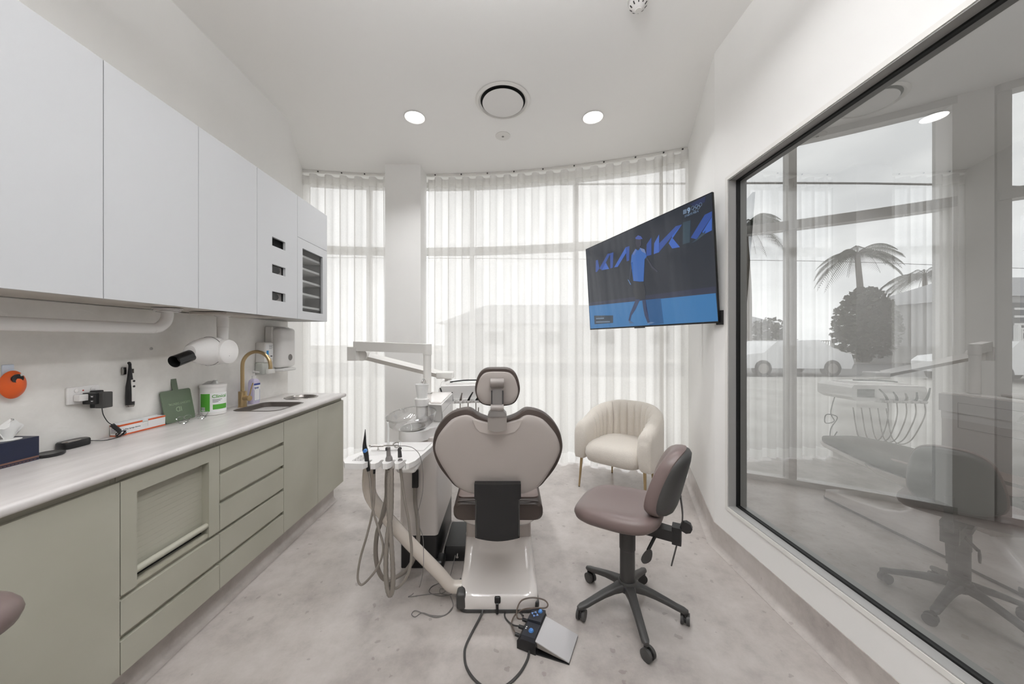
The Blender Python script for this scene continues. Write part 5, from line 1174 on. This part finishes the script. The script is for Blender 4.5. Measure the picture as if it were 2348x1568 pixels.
# ------------------------------------------------------------------ stools
def make_stool(label, loc, star_deg, face_deg, seat_z=.455, back_lift=0.0):
    s = thing('operator_stool', label, 'stool', (loc[0], loc[1], 0), 0, 'brown operator stools')
    hub = Vector((loc[0], loc[1], 0)); F = Vector((math.cos(D(face_deg)), math.sin(D(face_deg)), 0)); Rt = Vector((F.y, -F.x, 0)); U = Vector((0, 0, 1))
    for k in range(5):
        a = D(star_deg + 72 * k); d = Vector((math.cos(a), math.sin(a), 0)); n = Vector((-d.y, d.x, 0)); rings = []
        for t_, z, wd, h in ((.01, .128, .030, .040), (.045, .128, .026, .038), (.08, .122, .021, .034), (.13, .110, .019, .030), (.18, .094, .018, .027), (.225, .078, .0175, .025), (.255, .070, .017, .024), (.272, .066, .010, .020)):
            rings.append([hub + d * t_ + n * x + U * (z + y) for x, y in rrect(wd, h / 2, .010, 3)])
        obj('base_leg', loft(B(), rings), M_dgrey, s)
        c = hub + d * .258
        ca = a + D(35 + 47 * k); w = Vector((math.cos(ca), math.sin(ca), 0)); ax = Vector((-w.y, w.x, 0)); wc = c + w * .012 + U * .0265
        ct_ = obj('caster', cyl(cyl(B(), c + U * .062, c + U * .046, .009, n=12), wc + U * 0 - ax * .006, wc + ax * .006, .020, n=20), M_black, s)
        for sg in (-1, 1):
            obj('wheel', cyl(B(), wc + ax * sg * .007, wc + ax * sg * .020, .0262, n=22), M_dgrey, ct_, bev=.003)
    obj('hub', lathe(B(), hub, [(0, .098), (.030, .098), (.044, .108), (.048, .13), (.046, .15), (.040, .158), (0, .158)], n=28, cap=False), M_dgrey, s)
    zt2 = seat_z - .065
    obj('column_cover', lathe(B(), hub, [(0, .125), (.034, .125), (.036, .14), (.036, zt2 - .13), (.0385, zt2 - .128), (.0385, zt2 - .05), (.036, zt2 - .045), (.024, zt2 - .012), (.022, zt2 - .010), (0, zt2 - .010)], n=28, cap=False), M_dgrey, s)
    obj('gas_strut', cyl(B(), hub + U * (zt2 - .02), hub + U * (zt2 + .03), .014, n=18), M_black, s)
    # saddle-like seat
    sc = hub + F * .030; ol = catmull2([(.205, -.12), (.222, 0), (.205, .12), (.14, .185), (.02, .205), (-.12, .195), (-.185, .13), (-.20, 0), (-.185, -.13), (-.12, -.195), (.02, -.205), (.14, -.185)], 4)
    def sf(u, v, d):
        dz = .022 * (u / .2) ** 2 * (1 if u < 0 else .1) - .016 * max(0, u / .2) ** 2 - .012 * (1 - min(1, (v / .16) ** 2)) * (1 if d > 0 else 0) * max(0, .8 + u)
        return sc + F * u - Rt * v + U * (seat_z + d + dz)
    obj('seat', dome(B(), ol, (0, 0), sf, [(.55, -.034), (.80, -.034), (.90, -.030), (.97, -.018), (1.0, 0), (.985, .018), (.94, .032), (.86, .041), (.74, .045), (.6, .046), (.45, .046), (.3, .045), (.15, .045), (.02, .045)]), M_stoolup, s)
    obj('mechanism', rbox(-.10, .09, -.05, .05, -.022, .0, .006, 2) if False else prism(B(), rrect(.09, .05, .01, 2, -.02, 0), lambda u, v, d: hub + F * u - Rt * v + U * (seat_z + d), -.075, -.05), M_black, s, bev=.002)
    # back bracket, bar, knob, levers
    bk = hub - F * .205
    obj('bracket', prism(B(), [(-.235, -.026), (-.09, -.034), (-.09, .034), (-.235, .026)], lambda u, v, d: hub + F * u - Rt * v + U * (seat_z + d - .12 * (u + .09) * -.35), -.085, -.036), M_black, s, bev=.004)
    obj('clamp', prism(B(), rrect(.020, .028, .004, 2, -.222, 0), lambda u, v, d: hub + F * u - Rt * v + U * (seat_z + d), -.10, -.020), M_black, s, bev=.002)
    bar = [hub - F * .200 + U * (seat_z - .21), hub - F * .226 + U * (seat_z - .09), hub - F * .246 + U * (seat_z + .02), hub - F * .238 + U * (seat_z + .12 + back_lift)]
    bm = B(); rings = []
    for p in smooth_path(bar, 5): rings.append([p + F * x + Rt * y for x, y in ((-.003, -.014), (.003, -.014), (.003, .014), (-.003, .014))])
    obj('back_bar', loft(bm, rings), M_dgrey, s)
    kc = hub - F * .245 + U * (seat_z - .015)
    kp = [(.026 * math.cos(2 * PI * k / 8), .026 * math.sin(2 * PI * k / 8)) for k in range(8)]
    obj('knob', prism(B(), kp, lambda u, v, d: kc - F * (.016 + u) + U * v + (-Rt if (-Rt).y < 0 else Rt) * d, -.010, .016), M_black, s, bev=.004)
    lv0 = hub - F * .14 - Rt * -.03 + U * (seat_z - .085)
    lv = lv0 + Rt * .05 - F * .0 + U * -.05
    lv0 = hub - F * .13 + U * (seat_z - .085)
    sd_ = -Rt if (-Rt).y < 0 else Rt       # the side towards the camera
    obj('lever_stem', cyl(B(), lv0 + sd_ * .03, lv0 + sd_ * .066 + F * .026 - U * .054, .0075, n=12), M_black, s)
    lc0 = lv0 + sd_ * .07 + F * .03 - U * .085
    pa_ = catmull2([(0, .045), (.012, .038), (.020, .012), (.020, -.012), (.008, -.030), (-.006, -.034), (-.020, -.018), (-.020, .008), (-.012, .036)], 2)
    obj('lever_paddle', prism(B(), pa_, lambda u, v, d: lc0 + F * -u + (U * .93 - F * .3) * v + sd_ * d, -.003, .003), M_dgrey, s, bev=.001)
    # backrest: cushion faces F, dark shell behind
    bc = hub - F * .190 + U * (seat_z + .190 + back_lift)
    bo = catmull2([(0, .175), (.075, .165), (.125, .12), (.150, .04), (.165, -.06), (.155, -.125), (.10, -.158), (0, -.165), (-.10, -.158), (-.155, -.125), (-.165, -.06), (-.150, .04), (-.125, .12), (-.075, .165)], 3)
    def bf2(u, v, d): return bc + Rt * u * .93 + U * v * .93 + F * (d + .28 * u * u / .165 - .05 * (v / .17) ** 2 * .3 - v * .24)
    obj('backrest', dome(B(), bo, (0, 0), bf2, [(.93, -.022), (.985, -.016), (1.0, .0), (.985, .020), (.93, .036), (.8, .046), (.5, .050), (.1, .050)]), M_stoolup, s)
    obj('back_shell', dome(B(), bo, (0, -.01), bf2, [(.95, -.008), (.96, -.020), (.93, -.034), (.85, -.048), (.65, -.058), (.35, -.064), (.05, -.066)]), M_dgrey, s)
    return s
make_stool('brown operator stool on black star base right of the dental chair', (.613, 1.726), -93, 150, .505)
make_stool('brown stool cropped at the lower left edge in front of the sage cabinet', (-1.17, .516), -60, 90, .800, .0)

# ------------------------------------------------------------------ armchair
ac_c, ac_f = Vector((1.10, 3.215, 0)), math.atan2(-.763, -.646)
ac = thing('armchair', 'cream boucle barrel armchair with channelled back and brass legs', 'armchair', ac_c)
AM = Matrix.Translation(ac_c) @ Matrix.Rotation(ac_f + PI / 2, 4, 'Z')       # local -y is the front
def upath(t, rx, ry, yf):
    """U from the left front (t=0) round the back to the right front (t=1)"""
    if t < .22: return Vector((-rx, yf + (0 - yf) * t / .22, 0)), Vector((1, 0, 0))
    if t > .78: return Vector((rx, 0 + (yf - 0) * (t - .78) / .22, 0)), Vector((-1, 0, 0))
    a = PI - PI * (t - .22) / .56; p = Vector((rx * math.cos(a), ry * math.sin(a), 0)); n = Vector((-math.cos(a) / rx, -math.sin(a) / ry, 0)).normalized(); return p, n
def barrel():
    bm = B(); N = 330; rings = []
    for i in range(N + 1):
        t = i / N; p, n = upath(t, .29, .27, -.30); s = min(t, 1 - t)
        zt = .60 + .155 * (1 - math.cos(PI * min(1, s / .45))) / 2
        e_ = min(1, s / .055); end = math.sqrt(max(0, 1 - (1 - e_) ** 2)); th = .060 * (.80 + .20 * end)
        zt2 = zt - .07 * (1 - end) ** 1.0; zb = .262 + .02 * (1 - end)
        ch = 0
        if .10 < t < .90:
            q = (t - .10) / .80 * 15; rp = min(1, (t - .10) / .05, (.90 - t) / .05); ch = (-.030 * (abs(math.sin(PI * q)) ** .4) + .012) * rp * rp * (3 - 2 * rp)
        ring = []
        prof = [(-th * .8, zb), (-th, zb + .03), (-th, zb + (zt2 - zb) * .4), (-th, zt2 - .07), (-th * .92, zt2 - .035), (-th * .6, zt2 - .01), (0, zt2), (th * .6, zt2 - .012), (th * .95 - ch * .6, zt2 - .045), (th * 1.05 - ch, max(.46, zt2 - .10)), (th * 1.1 - ch, max(.44, zt2 - .17)), (th * 1.1 - ch, .42), (th * 1.0, .36), (th * .8, zb + .02), (th * .4, zb)]
        for o_, z in prof: ring.append(AM @ (p + n * o_ + Vector((0, 0, z))))
        rings.append(ring)
    fwd = AM.to_3x3() @ Vector((0, -1, 0))
    def capr(r, sc, o_):
        c = sum(r, Vector()) / len(r); return [c + (p - c) * sc + fwd * o_ for p in r]
    rings = [capr(rings[0], .05, .020), capr(rings[0], .45, .018), capr(rings[0], .75, .012), capr(rings[0], .92, .005)] + rings + [capr(rings[-1], .92, .005), capr(rings[-1], .75, .012), capr(rings[-1], .45, .018), capr(rings[-1], .05, .020)]
    return loft(bm, rings)
obj('barrel_back', barrel(), M_boucle, ac, ang=55)
def rring(hx, y0, y1, z, r): return [AM @ Vector((x, y, z)) for x, y in rrect(hx, (y1 - y0) / 2, r, 6, 0, (y0 + y1) / 2)]
obj('seat_cushion', loft(B(), [rring(.20, -.29, .20, .262, .09), rring(.232, -.328, .21, .275, .10), rring(.247, -.340, .21, .33, .09), rring(.245, -.336, .21, .38, .10), rring(.232, -.322, .21, .408, .11), rring(.215, -.298, .20, .424, .12), rring(.17, -.24, .16, .432, .12), rring(.08, -.12, .07, .435, .06)]), M_boucle, ac, ang=70)
for sx_, sy_ in ((-1, -1), (1, -1), (-1, 1), (1, 1)):
    a = AM @ Vector((sx_ * (.285 if sy_ < 0 else .19), -.265 if sy_ < 0 else .21, .275)); c = AM @ Vector((sx_ * (.300 if sy_ < 0 else .20), -.285 if sy_ < 0 else .225, .004))
    lg = obj('leg', cyl(B(), a, c, .0135, .0075, n=14), M_brass, ac); obj('leg_pad', cyl(B(), c, c - Vector((0, 0, .004)), .008, n=10), M_black, lg)

# ------------------------------------------------------------------ outside, seen through the glass
M_pave = mat('pale_paving', (170, 168, 164), .8); add_noise(M_pave, (158, 156, 152), (180, 178, 174), 1.2)
M_road = mat('asphalt', (116, 116, 116), .9)
M_palm = mat('palm_green', (62, 70, 54), .7); M_bark = mat('bark', (96, 90, 82), .9); M_bush = mat('dark_foliage', (58, 64, 50), .8)
M_house = mat('grey_render', (190, 190, 190), .8); M_roof = mat('grey_roof', (150, 151, 154), .7); M_fence = mat('white_fence', (225, 225, 224), .6)
M_car = mat('white_car_paint', (214, 215, 217), .2, coat=.5); M_tyre = mat('tyre', (34, 34, 35), .8); M_win = mat('dark_window', (40, 44, 48), .15)
g_ = B(); poly = [(x_2, arc_y(x_2, RG + .13)) for x_2 in [-2.5 + 8.45 * k / 40 for k in range(41)]]
poly = [(-14, 2.0)] + [(-2.6, 3.9)] + poly + [(6.2, -.6), (14, -6), (60, -6), (60, 13), (-60, 13), (-60, 2)]
struct('ground_paving', prism(B(), poly, lambda u, v, d: Vector((u, v, d)), -.10, -.03), M_pave)
struct('ground_road', Bx(-90, 90, 13, 21, -.14, -.08), M_road)
struct('ground_verge', Bx(-90, 120, 21, 90, -.12, -.02), M_pave)
def fence(name, label, x0, x1, Y, z0, z1, step, group=None):
    f_ = thing(name, label, 'fence', ((x0 + x1) / 2, Y, z0), 0, group)
    obj('rail', Bx(x0, x1, Y - .03, Y + .03, z1 - .07, z1), M_fence, f_); obj('rail', Bx(x0, x1, Y - .03, Y + .03, z0 + .08, z0 + .14), M_fence, f_)
    pm = None; n = int((x1 - x0) / step)
    for k in range(n):
        x = x0 + (k + .5) * step
        if pm is None:
            o = obj('picket', Bx(x - .03, x + .03, Y - .015, Y + .015, z0, z1 - .06), M_fence, f_); pm = o; px0 = x
        else:
            c = pm.copy(); c.location = pm.location + Vector((x - px0, 0, 0)); COL.objects.link(c)
    for x in (x0, (x0 + x1) / 2, x1): obj('post', Bx(x - .07, x + .07, Y - .07, Y + .07, z0 - .02, z1 + .12), M_fence, f_)
    return f_
fence('picket_fence', 'white balustrade fence across the street behind the glass', 15.0, 23.4, 24.6, -.02, 1.35, .16)
def palm(label, base, h, R_, seed, nf=22):
    rnd = random.Random(seed); p_ = thing('palm_tree', label, 'palm tree', base, 0, 'palm trees across the street')
    b_ = Vector(base); top = b_ + Vector((rnd.uniform(-.3, .3), 0, h))
    obj('trunk', tube(B(), [b_, b_.lerp(top, .5) + Vector((.15, 0, 0)), top], .2, n=10, radii=(.22, .13)), M_bark, p_)
    for k in range(nf):
        a = 2 * PI * k / nf + rnd.uniform(-.15, .15); el = rnd.uniform(-.2, 1.15); d = Vector((math.cos(a), math.sin(a), 0)); n = Vector((-d.y, d.x, 0)); bm = B()
        L = R_ * rnd.uniform(.85, 1.1); sp = []
        for j in range(11):
            t = j / 10; sp.append(top + d * (L * t * math.cos(el * .6) * (1 - .15 * t)) + Vector((0, 0, L * (math.sin(el) * .75 * t - .72 * t * t))))
        tube(bm, sp, .018, n=4, sub=1, radii=(.025, .006))
        for j in range(1, 30):
            t = j / 30; q = t * 10; i = int(q); c = sp[i].lerp(sp[min(10, i + 1)], q - i); ll = L * .34 * math.sin(PI * min(1, t * .9 + .12)) + .05
            for sg in (-1, 1):
                e1 = c + n * sg * ll * .75 + d * ll * .35 - Vector((0, 0, ll * .55)); w_ = d * .028
                bm.faces.new([bm.verts.new(v) for v in (c - w_, c + w_, e1)])
        obj('frond', bm, M_palm, p_, smooth=False, flip=False)
    return p_
palm('tall palm with drooping fronds beyond the glass', (22.5, 21.8, -.02), 6.9, 2.7, 1)
palm('second palm further right beyond the glass', (30.8, 25.5, -.02), 6.2, 2.9, 2)
palm('palm partly hidden at the left edge of the partition glass', (16.2, 23.0, -.02), 9.0, 2.8, 3)
def bush(label, base, rx, rz, seed, n=900):
    rnd = random.Random(seed); b_ = Vector(base); t_2 = thing('shade_tree', label, 'tree', base)
    bm = B()
    for k in range(n):
        while True:
            v = Vector((rnd.uniform(-1, 1), rnd.uniform(-1, 1), rnd.uniform(-1, 1)))
            if .25 < v.length < 1: break
        c = b_ + Vector((v.x * rx * (1.1 - .3 * v.z), v.y * rx * .8, rz * 1.05 + v.z * rz)); s = rnd.uniform(.08, .2)
        a = Vector((rnd.uniform(-1, 1), rnd.uniform(-1, 1), rnd.uniform(-1, 1))).normalized() * s; e2 = a.cross(Vector((rnd.uniform(-1, 1), rnd.uniform(-1, 1), 1))).normalized() * s
        bm.faces.new([bm.verts.new(q) for q in (c - a, c - e2, c + a, c + e2)])
    fo = obj('foliage', bm, M_bush, t_2, smooth=False, flip=False); fo['kind'] = 'stuff'
    obj('trunk', cyl(B(), b_, b_ + Vector((0, 0, rz)), .18, .12, n=8), M_bark, t_2)
bush('dense dark tree under the tall palm', (22.2, 21.2, -.02), 1.6, 2.3, 5, 2600)
bush('low dark shrub tree left of the dense tree', (19.5, 25.5, -.02), 1.6, 1.5, 6, 900)
hs_ = thing('house', 'grey house with dark louvred window at the far right of the glass', 'house', (30, 17, 0))
obj('wall', Bx(24.4, 36.0, 17.0, 24.0, -.02, 3.5), M_house, hs_)
obj('roof', loft(B(), [[Vector(p) for p in ((24.1, 16.6, 3.5), (36.4, 16.6, 3.5), (36.4, 24.4, 3.5), (24.1, 24.4, 3.5))], [Vector(p) for p in ((26.5, 20, 5.0), (33, 20, 5.0), (33, 20.8, 5.0), (26.5, 20.8, 5.0))]]), M_roof, hs_, smooth=False)
hw_ = obj('window', Bx(24.9, 27.6, 16.93, 17.0, .8, 3.2), M_win, hs_)
for k in range(6): obj('louvre', Bx(25.0, 27.5, 16.90, 16.93, .95 + k * .38, 1.05 + k * .38), M_fence, hw_)
fence('balcony_rail', 'white railing in front of the grey house', 22.6, 29.0, 15.2, .9, 1.9, .14)
h2 = thing('house', 'long pale house behind the white balustrade fence', 'house', (12, 36, 0))
obj('wall', Bx(-6, 26, 34, 42, -.02, 3.0), M_house, h2)
obj('roof', loft(B(), [[Vector(p) for p in ((-6.6, 33.4, 3.0), (26.6, 33.4, 3.0), (26.6, 42.6, 3.0), (-6.6, 42.6, 3.0))], [Vector(p) for p in ((-2, 37.6, 5.2), (22, 37.6, 5.2), (22, 38.4, 5.2), (-2, 38.4, 5.2))]]), M_roof, h2, smooth=False)
for k in range(5): obj('window', Bx(-2 + k * 5.4, 0 + k * 5.4, 33.93, 34, 1.0, 2.2), M_win, h2)
def car(label, x, Y, yaw_):
    c_ = thing('car', label, 'car', (x, Y, -.08), yaw_, 'white cars parked along the street')
    M = Matrix.Translation((x, Y, -.08)) @ Matrix.Rotation(yaw_, 4, 'Z')
    body = [(-2.15, .35), (-2.2, .70), (-1.95, .88), (-1.3, .95), (-.75, 1.40), (.9, 1.45), (1.6, 1.02), (2.1, .90), (2.2, .55), (2.1, .32)]
    bm = loft(B(), [[M @ Vector((u, sy_ * w_, v if v < 1 else 1 + (v - 1) * (1 if abs(w_) < .8 else .98))) for u, v in body] for sy_, w_ in ((-1, .86), (-1, .9), (-1, .6), (1, .6), (1, .9), (1, .86))])
    obj('body', prism(B(), body, lambda u, v, d: M @ Vector((u, d * (1 - .12 * max(0, v - .9)), v)), -.88, .88), M_car, c_, bev=.05, bseg=3)
    gl = [(-1.1, .98), (-.68, 1.34), (.80, 1.38), (1.35, 1.02)]
    for sg in (-1, 1): obj('side_window', prism(B(), gl, lambda u, v, d: M @ Vector((u, sg * (.845 + d - .1 * (v - .98)), v)), 0, .02), M_win, c_, smooth=False)
    for wx_ in (-1.35, 1.35):
        for sg in (-1, 1):
            wh = obj('wheel', cyl(B(), M @ Vector((wx_, sg * .70, .33)), M @ Vector((wx_, sg * .90, .33)), .33, n=24), M_tyre, c_, bev=.02)
            obj('hubcap', cyl(B(), M @ Vector((wx_, sg * .895, .33)), M @ Vector((wx_, sg * .91, .33)), .20, n=16), M_steel, wh)
car('white car parked beyond the next room at the right edge', 17.0, 11.7, .0)
car('white car parked further left along the street', 11.4, 14.3, .0)
for zz, Yc, r_, lb in ((10.0, 19, .055, 'thick overhead power cable crossing the sky'), (6.4, 22, .018, 'thin overhead cable lower across the sky')):
    tag(obj('power_line', tube(B(), [(-40, Yc + 2, zz + .9), (0, Yc + 1, zz - .2 + .6), (20, Yc, zz), (45, Yc - 1, zz - .9), (80, Yc - 2, zz)], r_, n=6), M_dgrey), lb, 'power line')
